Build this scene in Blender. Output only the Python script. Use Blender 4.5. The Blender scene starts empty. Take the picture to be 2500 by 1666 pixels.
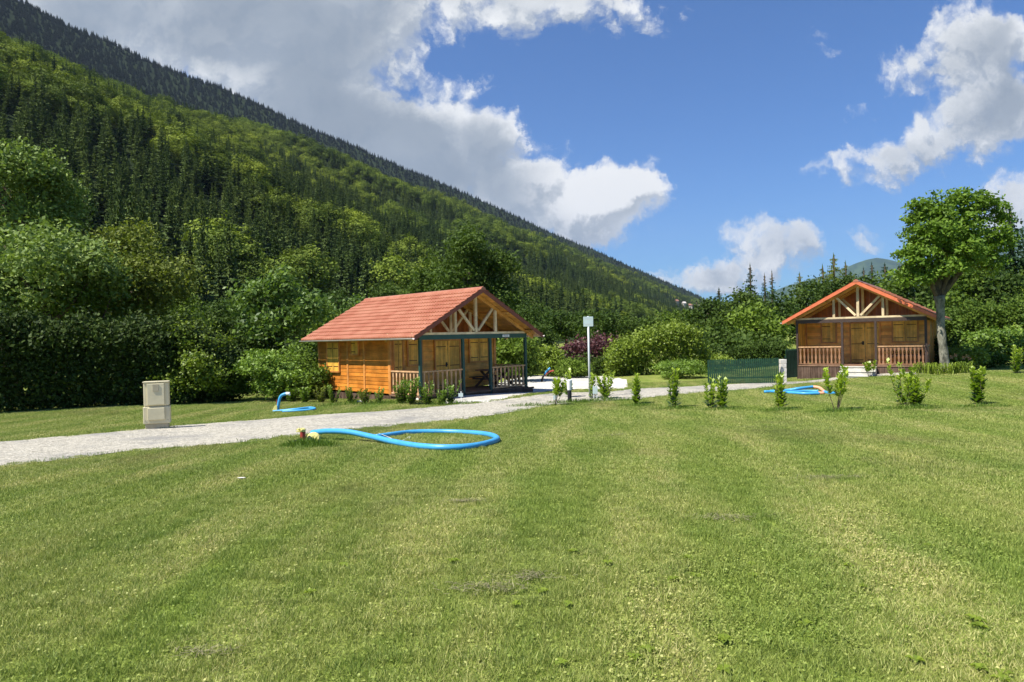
import bpy, math, random
import numpy as np
from math import sin, cos, pi, radians, sqrt, atan2
from mathutils import Vector, Matrix, noise as mnoise
R = random.Random(7)
scene = bpy.context.scene
COL = scene.collection
# ---------------------------------------------------------------- camera
EYE = 1.6; F = 1666.0; PITCH = -0.0062; ROLL = 0.0233
cam = bpy.data.cameras.new('camera'); cam.sensor_width = 36; cam.lens = F / 2500 * 36; cam.clip_end = 40000; cam.clip_start = .05
co = bpy.data.objects.new('camera', cam); COL.objects.link(co)
co.location = (0, 0, EYE)
co.rotation_euler = (Matrix.Rotation(radians(90) + PITCH, 3, 'X') @ Matrix.Rotation(-ROLL, 3, 'Z')).to_euler()
scene.camera = co
scene.render.resolution_x = 1024; scene.render.resolution_y = 682
scene.view_settings.view_transform = 'Standard'; scene.view_settings.look = 'None'
scene.view_settings.exposure = 0.92; scene.view_settings.gamma = 1
# ---------------------------------------------------------------- light
SUN_EL = radians(56); SUN_AZ = Vector((-.862, -.507))
sd = Vector((SUN_AZ.x * cos(SUN_EL), SUN_AZ.y * cos(SUN_EL), sin(SUN_EL))).normalized()
sl = bpy.data.lights.new('sun', 'SUN'); sl.energy = 4.7; sl.angle = radians(.5); sl.color = (1, .95, .86)
so = bpy.data.objects.new('sun', sl); COL.objects.link(so)
so.rotation_euler = (-sd).to_track_quat('-Z', 'Y').to_euler()

def nt_new(nt, t, **kw):
    n = nt.nodes.new(t)
    for k, v in kw.items():
        if k in n.inputs: n.inputs[k].default_value = v
        else: setattr(n, k, v)
    return n
def lk(nt, a, b): nt.links.new(a, b)
def mth(nt, op, a, b=None, c=None, clamp=False):
    n = nt.nodes.new('ShaderNodeMath'); n.operation = op; n.use_clamp = clamp
    for i, x in enumerate((a, b, c)):
        if x is None: continue
        if isinstance(x, (int, float)): n.inputs[i].default_value = x
        else: nt.links.new(x, n.inputs[i])
    return n.outputs[0]
def smst(nt, x, a, b, lo=0, hi=1):
    n = nt.nodes.new('ShaderNodeMapRange'); n.interpolation_type = 'SMOOTHSTEP'
    nt.links.new(x, n.inputs[0]); n.inputs[1].default_value = a; n.inputs[2].default_value = b
    n.inputs[3].default_value = lo; n.inputs[4].default_value = hi
    return n.outputs[0]
def mixc(nt, f, a, b, bt='MIX'):
    n = nt.nodes.new('ShaderNodeMix'); n.data_type = 'RGBA'; n.blend_type = bt
    for i, x in ((0, f), (6, a), (7, b)):
        if isinstance(x, (int, float)): n.inputs[i].default_value = x
        elif isinstance(x, (tuple, list)): n.inputs[i].default_value = tuple(x)[:3] + (1,)
        else: nt.links.new(x, n.inputs[i])
    return n.outputs[2]
def noi(nt, vec, scale, detail=4, rough=.55, dist=0, lac=2, dim='3D'):
    n = nt.nodes.new('ShaderNodeTexNoise'); n.noise_dimensions = dim; n.inputs['Scale'].default_value = scale; n.inputs['Detail'].default_value = detail
    n.inputs['Roughness'].default_value = rough; n.inputs['Distortion'].default_value = dist; n.inputs['Lacunarity'].default_value = lac
    if vec is not None: nt.links.new(vec, n.inputs['Vector'])
    return n

# pixel of the 2500 x 1666 photograph -> direction (x, y=1, z)
def ray(px, py):
    a = (px - 1250) / F; b = (833 - py) / F
    # undo roll
    c, s = cos(ROLL), sin(ROLL)
    # image = (u c + v s, -u s + v c) with v downwards  => inverse
    iv = -b
    u = a * c - iv * s
    dn = a * s + iv * c
    z = -dn; y = 1.0
    cp, sp = cos(PITCH), sin(PITCH)
    return (u, y * cp - z * sp, y * sp + z * cp)
def uv(px, py):
    d = ray(px, py); return d[0] / d[1], d[2] / d[1]

# ---------------------------------------------------------------- sky
W_ = bpy.data.worlds.new('World'); scene.world = W_; W_.use_nodes = True; W_.cycles.sampling_method = 'MANUAL'; W_.cycles.sample_map_resolution = 256
nt = W_.node_tree; nt.nodes.clear()
tc = nt.nodes.new('ShaderNodeTexCoord'); sep = nt.nodes.new('ShaderNodeSeparateXYZ'); lk(nt, tc.outputs['Generated'], sep.inputs[0])
yy = mth(nt, 'MAXIMUM', sep.outputs[1], .06)
U = mth(nt, 'DIVIDE', sep.outputs[0], yy); V = mth(nt, 'DIVIDE', sep.outputs[2], yy)
cb = nt.nodes.new('ShaderNodeCombineXYZ'); lk(nt, U, cb.inputs[0]); lk(nt, V, cb.inputs[1])
# (px, py, half width, half height, rotation deg, weight)
BL = [(560, -40, 620, 270, 0, 1.6), (180, 60, 420, 200, 25, 1.2), (760, 260, 420, 240, 30, 1.6), (930, 60, 280, 200, 0, 1.0), (900, 380, 330, 170, 35, 1.2), (1060, 330, 200, 230, 60, .9),
      (1175, 200, 75, 60, 0, .35), (1200, 430, 250, 190, 20, 1.2), (1200, 320, 80, 110, 0, .5),
      (1340, 500, 260, 130, -10, 1.1), (1490, 478, 180, 112, -10, 1.4), (1440, 560, 200, 75, -15, .7), (1560, 470, 110, 80, 0, .6),
      (1200, -30, 170, 100, 0, .8), (1330, 5, 260, 100, 0, .75), (1500, 0, 210, 105, 10, .62), (1285, 85, 70, 70, 0, .34), (1540, 80, 110, 45, -10, .34),
      (2300, 160, 250, 150, -15, .95), (2450, 60, 200, 140, -10, .8), (2480, 200, 170, 200, 0, .8), (2330, 330, 330, 120, -22, .9), (2180, 390, 210, 65, -12, .6), (2480, 280, 160, 120, 0, .7),
      (2010, 60, 60, 120, 25, .42), (2120, 285, 100, 60, 0, .42), (2060, 400, 90, 30, -12, .35),
      (1850, 625, 200, 100, -22, .8), (1960, 605, 150, 75, 10, .7), (1740, 680, 170, 60, -10, .75), (1610, 690, 230, 45, 0, .42), (2108, 600, 52, 40, 0, .7), (2480, 470, 130, 120, 0, .75), (2480, 540, 110, 110, 0, .7),
      (1855, 495, 60, 25, 0, .22), (1480, 185, 45, 35, 0, .22), (1900, 700, 300, 50, 0, .3)]
g = bpy.data.node_groups.new('cloud_field', 'ShaderNodeTree')
g.interface.new_socket('P', in_out='INPUT', socket_type='NodeSocketVector'); g.interface.new_socket('F', in_out='OUTPUT', socket_type='NodeSocketFloat'); g.interface.new_socket('A', in_out='OUTPUT', socket_type='NodeSocketFloat')
gi = g.nodes.new('NodeGroupInput'); go = g.nodes.new('NodeGroupOutput')
wn = noi(g, gi.outputs[0], 6, 7, .68, dim='2D'); wv = g.nodes.new('ShaderNodeVectorMath'); wv.operation = 'MULTIPLY_ADD'
lk(g, wn.outputs['Color'], wv.inputs[0]); wv.inputs[1].default_value = (.11, .10, 0); wv.inputs[2].default_value = (-.055, -.05, 0)
wa = g.nodes.new('ShaderNodeVectorMath'); wa.operation = 'ADD'; lk(g, wv.outputs[0], wa.inputs[0]); lk(g, gi.outputs[0], wa.inputs[1])
acc = None
for (px, py, rx, ry, rot, w) in BL:
    u0, v0 = uv(px, py)
    mp = g.nodes.new('ShaderNodeMapping'); mp.vector_type = 'TEXTURE'
    mp.inputs['Location'].default_value = (u0, v0, 0); mp.inputs['Rotation'].default_value = (0, 0, radians(-rot)); mp.inputs['Scale'].default_value = (rx / F, ry / F, 1)
    lk(g, wa.outputs[0], mp.inputs['Vector'])
    gr = g.nodes.new('ShaderNodeTexGradient'); gr.gradient_type = 'SPHERICAL'; lk(g, mp.outputs[0], gr.inputs[0])
    acc = mth(g, 'MULTIPLY_ADD', gr.outputs['Fac'], w, acc if acc is not None else 0.0)
n1 = noi(g, gi.outputs[0], 11, 9, .66, .35, dim='2D')
acc2 = mth(g, 'MULTIPLY_ADD', mth(g, 'SUBTRACT', n1.outputs['Fac'], .5), 1.15, acc)
vb = g.nodes.new('ShaderNodeTexVoronoi'); vb.voronoi_dimensions = '2D'; vb.feature = 'SMOOTH_F1'; vb.inputs['Smoothness'].default_value = .6; vb.inputs['Scale'].default_value = 17; vb.inputs['Detail'].default_value = 3; vb.inputs['Roughness'].default_value = .55; lk(g, wa.outputs[0], vb.inputs['Vector'])
acc2 = mth(g, 'MULTIPLY_ADD', mth(g, 'SUBTRACT', .52, vb.outputs['Distance']), .8, acc2)
gate = smst(g, acc, 0.0, .12)
acc2 = mth(g, 'MULTIPLY', acc2, gate)
lk(g, acc2, go.inputs[0]); lk(g, acc, go.inputs[1])
def field(off=(0, 0, 0)):
    n = nt.nodes.new('ShaderNodeGroup'); n.node_tree = g
    a = nt.nodes.new('ShaderNodeVectorMath'); a.operation = 'ADD'; lk(nt, cb.outputs[0], a.inputs[0]); a.inputs[1].default_value = off
    lk(nt, a.outputs[0], n.inputs[0]); return n.outputs[0]
F0 = field(); F1 = field((-.010, .024, 0))
alpha = smst(nt, F0, .06, .74)
lit = smst(nt, mth(nt, 'SUBTRACT', F0, F1), -.42, .30)
thick = smst(nt, F0.node.outputs[1], .60, 1.6, 0, .92)
c_lit = mixc(nt, lit, (.50, .55, .63), (.93, .94, .95))
c_cl = mixc(nt, thick, c_lit, (.30, .355, .43))
nb = noi(nt, cb.outputs[0], 4.5, 6, .55, .3)
c_cl = mixc(nt, 1.0, c_cl, mixc(nt, smst(nt, nb.outputs['Fac'], .3, .72), (.86, .88, .9), (1.14, 1.13, 1.12)), 'MULTIPLY')
# the high ground mist round the brightest cumulus
u0, v0 = uv(1500, 465); mp = nt.nodes.new('ShaderNodeMapping'); mp.vector_type = 'TEXTURE'
mp.inputs['Location'].default_value = (u0, v0, 0); mp.inputs['Scale'].default_value = (.17, .1, 1); lk(nt, cb.outputs[0], mp.inputs[0])
gr = nt.nodes.new('ShaderNodeTexGradient'); gr.gradient_type = 'SPHERICAL'; lk(nt, mp.outputs[0], gr.inputs[0])
c_cl = mixc(nt, mth(nt, 'MULTIPLY', smst(nt, gr.outputs['Fac'], 0, .6), mth(nt, 'MULTIPLY_ADD', lit, .7, .25)), c_cl, (1.0, 1.0, 1.0))
sky = nt.nodes.new('ShaderNodeTexSky'); sky.sky_type = 'NISHITA'; sky.sun_disc = False
sky.sun_elevation = SUN_EL; sky.sun_rotation = atan2(SUN_AZ.x, SUN_AZ.y); sky.air_density = 1.0; sky.dust_density = .5; sky.ozone_density = 2.0
tint = mixc(nt, 1.0, sky.outputs[0], (.46, .79, 1.23), 'MULTIPLY')
cl_s = nt.nodes.new('ShaderNodeVectorMath'); cl_s.operation = 'SCALE'; lk(nt, c_cl, cl_s.inputs[0]); SKS = .060; cl_s.inputs['Scale'].default_value = .52 / SKS
front = smst(nt, sep.outputs[1], .05, .25)
col = mixc(nt, mth(nt, 'MULTIPLY', alpha, front), tint, cl_s.outputs[0])
bg = nt.nodes.new('ShaderNodeBackground'); lk(nt, col, bg.inputs[0]); bg.inputs[1].default_value = SKS
wo = nt.nodes.new('ShaderNodeOutputWorld'); lk(nt, bg.outputs[0], wo.inputs[0])

# ---------------------------------------------------------------- terrain heights
def S(x):
    x = min(1, max(0, x)); return x * x * (3 - 2 * x)
def gz(x, y):
    z = -.56 * S((y - 5) / 17) - .2 * S((y - 24) / 8) - .14 * S((-x - 3) / 5) + .38 * S((x - 13) / 6)
    if y < 45: z += .018 * sin(x * .9 + y * .35) * S((y - 2) / 6) + .012 * sin(y * 1.3 - x * .4)
    return z
def G(px, py, dz=0.0):
    d = ray(px, py); t = 1.0; prev = 1.0
    while t < 400:
        if EYE + d[2] * t < gz(d[0] * t, d[1] * t) + dz: break
        prev = t; t += .25
    a, b = prev, t
    for _ in range(24):
        m = (a + b) / 2
        if EYE + d[2] * m < gz(d[0] * m, d[1] * m) + dz: b = m
        else: a = m
    return Vector((d[0] * b, d[1] * b, gz(d[0] * b, d[1] * b)))
def P(px, py, Y):                     # point on the ray at distance Y
    d = ray(px, py); k = Y / d[1]; return Vector((d[0] * k, Y, EYE + d[2] * k))

# ---------------------------------------------------------------- materials
def mat(name, rough=.6, spec=.3):
    m = bpy.data.materials.new(name); m.use_nodes = True; t = m.node_tree
    b = t.nodes['Principled BSDF']; b.inputs['Roughness'].default_value = rough; b.inputs['Specular IOR Level'].default_value = spec
    return m, t, b
def bump(t, b, h, strength, dist):
    n = t.nodes.new('ShaderNodeBump'); n.inputs['Strength'].default_value = strength; n.inputs['Distance'].default_value = dist
    lk(t, h, n.inputs['Height']); lk(t, n.outputs[0], b.inputs['Normal'])
def plain(name, c, rough=.5, spec=.3, var=.12, sc=6, metal=0):
    m, t, b = mat(name, rough, spec); tc = t.nodes.new('ShaderNodeTexCoord')
    n = noi(t, tc.outputs['Object'], sc, 5, .6); k = smst(t, n.outputs['Fac'], .3, .7)
    lk(t, mixc(t, k, tuple(x * (1 - var) for x in c), tuple(min(1, x * (1 + var)) for x in c)), b.inputs['Base Color'])
    b.inputs['Metallic'].default_value = metal
    n2 = noi(t, tc.outputs['Object'], sc * 8, 3, .6); bump(t, b, n2.outputs['Fac'], .12, .01)
    return m
def wood(name, c1, c2, axis='X', rough=.38, spec=.4, knots=True, sc=1.0):
    m, t, b = mat(name, rough, spec); tc = t.nodes.new('ShaderNodeTexCoord')
    mp = t.nodes.new('ShaderNodeMapping'); s = {'X': (.6, 9, 9), 'Y': (9, .6, 9), 'Z': (9, 9, .6)}[axis]
    mp.inputs['Scale'].default_value = tuple(x * sc for x in s); lk(t, tc.outputs['Object'], mp.inputs[0])
    n = noi(t, mp.outputs[0], 1.6, 7, .65, .8); k = smst(t, n.outputs['Fac'], .32, .68)
    big = noi(t, tc.outputs['Object'], 2.3, 4, .6); kb = smst(t, big.outputs['Fac'], .35, .65, .78, 1.15)
    at = t.nodes.new('ShaderNodeAttribute'); at.attribute_name = 'tint'
    col = mixc(t, k, c1, c2)
    tt = mth(t, 'MULTIPLY', kb, mth(t, 'MULTIPLY_ADD', at.outputs['Fac'], .42, .79))
    cbn = t.nodes.new('ShaderNodeVectorMath'); cbn.operation = 'SCALE'; lk(t, col, cbn.inputs[0]); lk(t, tt, cbn.inputs['Scale'])
    out = cbn.outputs[0]
    if knots:
        vo = t.nodes.new('ShaderNodeTexVoronoi'); vo.inputs['Scale'].default_value = 5.2
        mp2 = t.nodes.new('ShaderNodeMapping'); s2 = {'X': (.5, 1.3, 1.3), 'Y': (1.3, .5, 1.3), 'Z': (1.3, 1.3, .5)}[axis]; mp2.inputs['Scale'].default_value = s2
        lk(t, tc.outputs['Object'], mp2.inputs[0]); lk(t, mp2.outputs[0], vo.inputs['Vector'])
        out = mixc(t, smst(t, vo.outputs['Distance'], .05, .1, .75, 0), out, tuple(x * .35 for x in c1))
    lk(t, out, b.inputs['Base Color']); bump(t, b, n.outputs['Fac'], .25, .01)
    return m
def leafmat(name, c1, c2, trans=.24, rough=.5, spec=.35, rnd=.3, big=0.0):
    m = bpy.data.materials.new(name); m.use_nodes = True; t = m.node_tree; b = t.nodes['Principled BSDF']
    b.inputs['Roughness'].default_value = rough; b.inputs['Specular IOR Level'].default_value = spec
    at = t.nodes.new('ShaderNodeAttribute'); at.attribute_name = 'tint'
    oi = t.nodes.new('ShaderNodeObjectInfo'); f = mth(t, 'MULTIPLY_ADD', oi.outputs['Random'], rnd, mth(t, 'MULTIPLY', at.outputs['Fac'], 1 - rnd))
    col = mixc(t, f, c1, c2)
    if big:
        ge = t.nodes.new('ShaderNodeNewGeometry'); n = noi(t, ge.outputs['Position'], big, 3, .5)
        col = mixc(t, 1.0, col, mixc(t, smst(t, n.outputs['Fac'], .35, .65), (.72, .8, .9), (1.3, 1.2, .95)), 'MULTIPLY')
    lk(t, col, b.inputs['Base Color'])
    tr = t.nodes.new('ShaderNodeBsdfTranslucent'); lk(t, mixc(t, 1.0, col, (1.25, 1.35, .6), 'MULTIPLY'), tr.inputs[0])
    mx = t.nodes.new('ShaderNodeMixShader'); mx.inputs[0].default_value = trans
    lk(t, b.outputs[0], mx.inputs[1]); lk(t, tr.outputs[0], mx.inputs[2]); lk(t, mx.outputs[0], t.nodes['Material Output'].inputs[0])
    return m
M = {}
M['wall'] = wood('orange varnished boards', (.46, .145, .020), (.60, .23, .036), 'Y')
M['wallx'] = wood('orange varnished boards front', (.80, .32, .036), (.92, .48, .085), 'X')  # same boards as the sides, colour brightened to offset the porch shade
M['trim'] = wood('varnished battens', (.56, .22, .05), (.70, .31, .09), 'Z')
M['door'] = wood('honey varnished door boards', (.72, .36, .045), (.88, .52, .10), 'Z')
M['gable'] = wood('red brown varnished gable boards', (.36, .095, .018), (.48, .15, .03), 'Z')
M['pale'] = wood('pale raw timber', (.62, .47, .27), (.74, .60, .38), 'Z', .6, .2)
M['palex'] = wood('pale raw timber beam', (.62, .47, .27), (.74, .60, .38), 'X', .6, .2)
M['rail2'] = wood('brown stained rail timber', (.20, .095, .045), (.31, .17, .095), 'Z', .6, .2)
M['rail'] = wood('greyed rail timber', (.44, .25, .12), (.58, .36, .20), 'Z', .65, .2)
M['soffit'] = wood('golden soffit boards', (.56, .27, .06), (.70, .38, .11), 'Y')
M['green'] = plain('dark green paint', (.025, .075, .06), .4, .4)
M['brown'] = plain('dark brown paint', (.060, .040, .032), .5, .3)
M['skirt'] = wood('weathered brown skirt', (.085, .052, .036), (.15, .10, .075), 'Z', .75, .1)
M['iron'] = plain('dark red iron', (.07, .016, .010), .5, .3)
M['verge'] = plain('shade darkened verge board', (.22, .062, .035), .45, .4)  # shade of the unlit gable put into the verge colour
M['verge2'] = plain('orange red verge metal', (.62, .16, .07), .4, .4)
M['gutter'] = plain('pale grey gutter', (.55, .50, .46), .4, .4)
M['deck'] = wood('porch floor boards', (.18, .10, .06), (.27, .17, .11), 'X', .7, .2)
def roofm():
    m, t, b = mat('red tile profile sheet', .38, .45); tc = t.nodes.new('ShaderNodeTexCoord')
    n = noi(t, tc.outputs['Object'], 1.4, 6, .6); n2 = noi(t, tc.outputs['Object'], 14, 4, .6)
    c = mixc(t, smst(t, n.outputs['Fac'], .35, .65), (.34, .115, .060), (.43, .180, .105))
    c = mixc(t, smst(t, n2.outputs['Fac'], .5, .75, 0, .35), c, (.48, .27, .15))
    lk(t, c, b.inputs['Base Color']); return m
M['roof'] = roofm()
M['concrete'] = plain('pale concrete', (.52, .50, .44), .85, .1, .15, 4)
M['stone'] = plain('white stone blocks', (.62, .58, .52), .85, .1, .2, 9)
M['boxm'] = plain('cream polyester cabinet', (.64, .57, .37), .5, .3, .07, 3)
M['boxb'] = plain('grey cream plinth', (.42, .37, .25), .7, .2, .12, 6)
M['blue'] = plain('blue ribbed conduit', (.06, .33, .62), .38, .4, .08, 5)
M['redp'] = plain('dark red pipe', (.36, .05, .035), .45, .4)
M['black'] = plain('black rubber pipe', (.02, .02, .022), .5, .3)
M['yellow'] = plain('pale yellow tape', (.78, .70, .24), .45, .4)
M['white'] = plain('white plastic', (.82, .82, .80), .4, .4, .03)
M['alu'] = plain('grey galvanised steel', (.50, .53, .53), .45, .4, .06)
M['plate'] = plain('grey sign back', (.50, .60, .60), .5, .3, .06)
M['orange'] = plain('orange conduit', (.75, .35, .20), .5, .3)
M['picket'] = plain('green picket paint', (.012, .047, .024), .55, .3, .25, 5)
M['purple'] = plain('dark purple flower', (.5, .1, .2), .6)
M['house'] = plain('pale render', (.40, .37, .32), .8, .1)
M['hroof'] = plain('terracotta roof', (.26, .14, .10), .8, .1)
def barkm(name, c1, c2, sc=7):
    m, t, b = mat(name, .9, .1); tc = t.nodes.new('ShaderNodeTexCoord'); mp = t.nodes.new('ShaderNodeMapping'); mp.inputs['Scale'].default_value = (1, 1, .45); lk(t, tc.outputs['Object'], mp.inputs[0])
    n = noi(t, mp.outputs[0], sc, 8, .7, .6); lk(t, mixc(t, smst(t, n.outputs['Fac'], .36, .62), c1, c2), b.inputs['Base Color']); bump(t, b, n.outputs['Fac'], .9, .04)
    return m
M['bark'] = barkm('brown bark', (.055, .042, .03), (.14, .11, .08))
M['palebark'] = barkm('grey lichen bark', (.06, .06, .045), (.27, .26, .20), 5)
L = {}
L['mid'] = leafmat('mid green leaves', (.035, .075, .010), (.19, .27, .036), .24, .6, .15)
L['dark'] = leafmat('dark green leaves', (.022, .048, .010), (.095, .145, .024), .25, .6, .12)
L['bright'] = leafmat('bright green leaves', (.055, .115, .012), (.23, .34, .042))
L['pollard'] = leafmat('round tree leaves', (.045, .10, .013), (.20, .31, .036), .3, .55, .2)
L['yellow'] = leafmat('yellow green leaves', (.08, .13, .012), (.28, .36, .038))
L['pale'] = leafmat('pale silvery green leaves', (.055, .10, .02), (.36, .46, .13), .22, .6, .15)
L['olive'] = leafmat('olive green leaves', (.05, .075, .012), (.23, .27, .045), .24, .6, .15)
L['hedge'] = leafmat('hornbeam hedge leaves', (.012, .028, .007), (.085, .125, .022), .15, .6, .12)
L['purple'] = leafmat('purple leaves', (.045, .016, .022), (.16, .06, .06), .2)
L['spruce'] = leafmat('spruce needles', (.012, .032, .013), (.038, .075, .028), .12, .7, .15)
L['laurel'] = leafmat('glossy laurel leaves', (.06, .14, .014), (.44, .54, .06), .35, .35, .4)
L['walnut'] = leafmat('blue green leaves', (.05, .10, .018), (.25, .36, .075), .3, .5, .3)
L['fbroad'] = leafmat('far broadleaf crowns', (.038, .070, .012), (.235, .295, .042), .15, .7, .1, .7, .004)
L['shadespruce'] = leafmat('cloud shaded spruce crowns', (.008, .018, .010), (.030, .048, .024), .05, .8, .05)  # cloud shadow on the upper ridge painted in as darker spruce green
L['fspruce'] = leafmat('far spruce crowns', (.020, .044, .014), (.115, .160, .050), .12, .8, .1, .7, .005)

# ---------------------------------------------------------------- mesh helpers
def addattr(me, arr):
    a = me.attributes.new('tint', 'FLOAT', 'FACE'); a.data.foreach_set('value', np.asarray(arr, dtype=np.float32))
class MB:
    def __init__(s): s.v = []; s.f = []; s.t = []; s.m = []
    def add(s, vs, fs, tint=None, mi=0):
        o = len(s.v); s.v += [tuple(v) for v in vs]; tint = R.random() if tint is None else tint
        for f in fs: s.f.append(tuple(i + o for i in f)); s.t.append(tint); s.m.append(mi)
    def box(s, x0, y0, z0, x1, y1, z1, tint=None, mi=0):
        s.add([(x0, y0, z0), (x1, y0, z0), (x1, y1, z0), (x0, y1, z0), (x0, y0, z1), (x1, y0, z1), (x1, y1, z1), (x0, y1, z1)],
              [(0, 3, 2, 1), (4, 5, 6, 7), (0, 1, 5, 4), (1, 2, 6, 5), (2, 3, 7, 6), (3, 0, 4, 7)], tint, mi)
    def beam(s, p0, p1, w, h, side=None, tint=None, mi=0):       # box along p0-p1, w across 'side', h across the third axis
        p0 = Vector(p0); p1 = Vector(p1); d = (p1 - p0).normalized()
        sd_ = Vector(side) if side else (Vector((0, 1, 0)) if abs(d.y) < .9 else Vector((1, 0, 0)))
        a = (sd_ - d * sd_.dot(d)).normalized() * w / 2; b = d.cross(a.normalized()) * h / 2
        vs = [p + x for p in (p0, p1) for x in (-a - b, a - b, a + b, -a + b)]
        s.add(vs, [(0, 3, 2, 1), (4, 5, 6, 7), (0, 1, 5, 4), (1, 2, 6, 5), (2, 3, 7, 6), (3, 0, 4, 7)], tint, mi)
    def tube(s, pts, rad, n=8, tint=None, mi=0, cap=True):
        pts = [Vector(p) for p in pts]; rs = rad if isinstance(rad, (list, tuple)) else [rad] * len(pts); vs = []; fs = []; up = None
        for i, p in enumerate(pts):
            d = (pts[min(i + 1, len(pts) - 1)] - pts[max(i - 1, 0)]).normalized()
            if up is None: up = Vector((0, 0, 1)) if abs(d.z) < .8 else Vector((1, 0, 0))
            a = (up - d * up.dot(d)).normalized(); up = a; b = d.cross(a)
            for k in range(n):
                an = 2 * pi * k / n; vs.append(p + (a * cos(an) + b * sin(an)) * rs[i])
        for i in range(len(pts) - 1):
            for k in range(n): fs.append((i * n + k, i * n + (k + 1) % n, (i + 1) * n + (k + 1) % n, (i + 1) * n + k))
        if cap: fs.append(tuple(range(n))[::-1]); fs.append(tuple((len(pts) - 1) * n + k for k in range(n)))
        s.add(vs, fs, tint, mi)
    def lathe(s, c, prof, n=16, mi=0):
        c = Vector(c); s.tube_z = 1; vs = []; fs = []
        for (r, z) in prof:
            for k in range(n): vs.append(c + Vector((r * cos(2 * pi * k / n), r * sin(2 * pi * k / n), z)))
        for i in range(len(prof) - 1):
            for k in range(n): fs.append((i * n + k, i * n + (k + 1) % n, (i + 1) * n + (k + 1) % n, (i + 1) * n + k))
        fs.append(tuple(range(n))[::-1]); fs.append(tuple((len(prof) - 1) * n + k for k in range(n))); s.add(vs, fs, None, mi)
    def prism(s, poly, ext, tint=None, mi=0):
        n = len(poly); e = Vector(ext); vs = [Vector(p) for p in poly] + [Vector(p) + e for p in poly]
        s.add(vs, [tuple(range(n))[::-1], tuple(range(n, 2 * n))] + [(i, (i + 1) % n, n + (i + 1) % n, n + i) for i in range(n)], tint, mi)
    def build(s, name, mats, parent=None, smooth=False, bevel=0):
        me = bpy.data.meshes.new(name); me.from_pydata(s.v, [], s.f)
        for m in (mats if isinstance(mats, (list, tuple)) else [mats]): me.materials.append(m)
        me.polygons.foreach_set('material_index', s.m); addattr(me, s.t)
        if smooth: me.polygons.foreach_set('use_smooth', [True] * len(me.polygons))
        me.update(); o = bpy.data.objects.new(name, me); COL.objects.link(o)
        if parent: o.parent = parent
        if bevel:
            b = o.modifiers.new('bevel', 'BEVEL'); b.width = bevel; b.segments = 2; b.limit_method = 'ANGLE'
        return o
def tag(o, label=None, cat=None, group=None, kind=None):
    if label: o['label'] = label
    if cat: o['category'] = cat
    if group: o['group'] = group
    if kind: o['kind'] = kind
    return o
def empty(name, loc, rz=0):
    o = bpy.data.objects.new(name, None); COL.objects.link(o); o.location = loc; o.rotation_euler = (0, 0, rz); o.empty_display_size = .1; return o
def quads_obj(name, V4, tints, m, parent=None, link=True, midx=None, mats=None):
    n = len(V4); me = bpy.data.meshes.new(name); me.vertices.add(n * 4); me.vertices.foreach_set('co', V4.reshape(-1).astype(np.float32))
    me.loops.add(n * 4); me.loops.foreach_set('vertex_index', np.arange(n * 4, dtype=np.int32))
    me.polygons.add(n); me.polygons.foreach_set('loop_start', np.arange(0, n * 4, 4, dtype=np.int32)); me.polygons.foreach_set('loop_total', np.full(n, 4, dtype=np.int32))
    for x in (mats or [m]): me.materials.append(x)
    if midx is not None: me.polygons.foreach_set('material_index', midx.astype(np.int32))
    me.update(calc_edges=True); addattr(me, tints); o = bpy.data.objects.new(name, me)
    if link: COL.objects.link(o)
    if parent: o.parent = parent
    return o
def unit(a): return a / np.maximum(np.linalg.norm(a, axis=-1, keepdims=True), 1e-6)
def leaves(rng, C, N, size, aspect=.5, droop=.3, fold=.0):
    """diamond leaves at centres C with normals about N"""
    n = len(C); T = unit(rng.normal(size=(n, 3)) + np.array([0, 0, -droop])); N = unit(N); T = unit(T - N * (T * N).sum(1, keepdims=True)); B = np.cross(N, T)
    s = (size * rng.uniform(.6, 1.35, n))[:, None]
    return np.stack([C - T * s * .5, C + B * s * aspect * .5 + T * s * .05, C + T * s * .5, C - B * s * aspect * .5 + T * s * .05], 1)
def crown(seed, blobs, nclump, per, leaf, clr, aspect=.55, inner=.25, up=.5, flat=.6, dn=.45, rn=.7):
    """blobs: (cx,cy,cz,rx,ry,rz) ; returns quads and tints"""
    rng = np.random.default_rng(seed); vol = np.array([b[3] * b[4] * b[5] for b in blobs]) ** (2 / 3); pr = vol / vol.sum()
    bi = rng.choice(len(blobs), nclump, p=pr); B = np.array(blobs)[bi]
    d = unit(rng.normal(size=(nclump, 3))); rad = np.where(rng.random(nclump) < inner, rng.uniform(.2, .7, nclump), rng.uniform(.72, 1.06, nclump))
    rad = rad * (1 + .12 * np.sin(d[:, 0] * 5 + seed) + .1 * np.sin(d[:, 2] * 7 + d[:, 1] * 4))
    cc = B[:, :3] + d * B[:, 3:] * rad[:, None]
    ct = np.clip(rng.normal(.5, .2, nclump), 0, 1)
    k = np.repeat(np.arange(nclump), per); n = len(k); off = rng.normal(size=(n, 3)) * clr * np.array([1, 1, flat]) * .6
    Cn = cc[k] + off; N = d[k] * dn + rng.normal(size=(n, 3)) * rn + np.array([0, 0, up])
    return leaves(rng, Cn, N, leaf, aspect), np.clip(ct[k] + rng.normal(0, .16, n), 0, 1), cc

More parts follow.
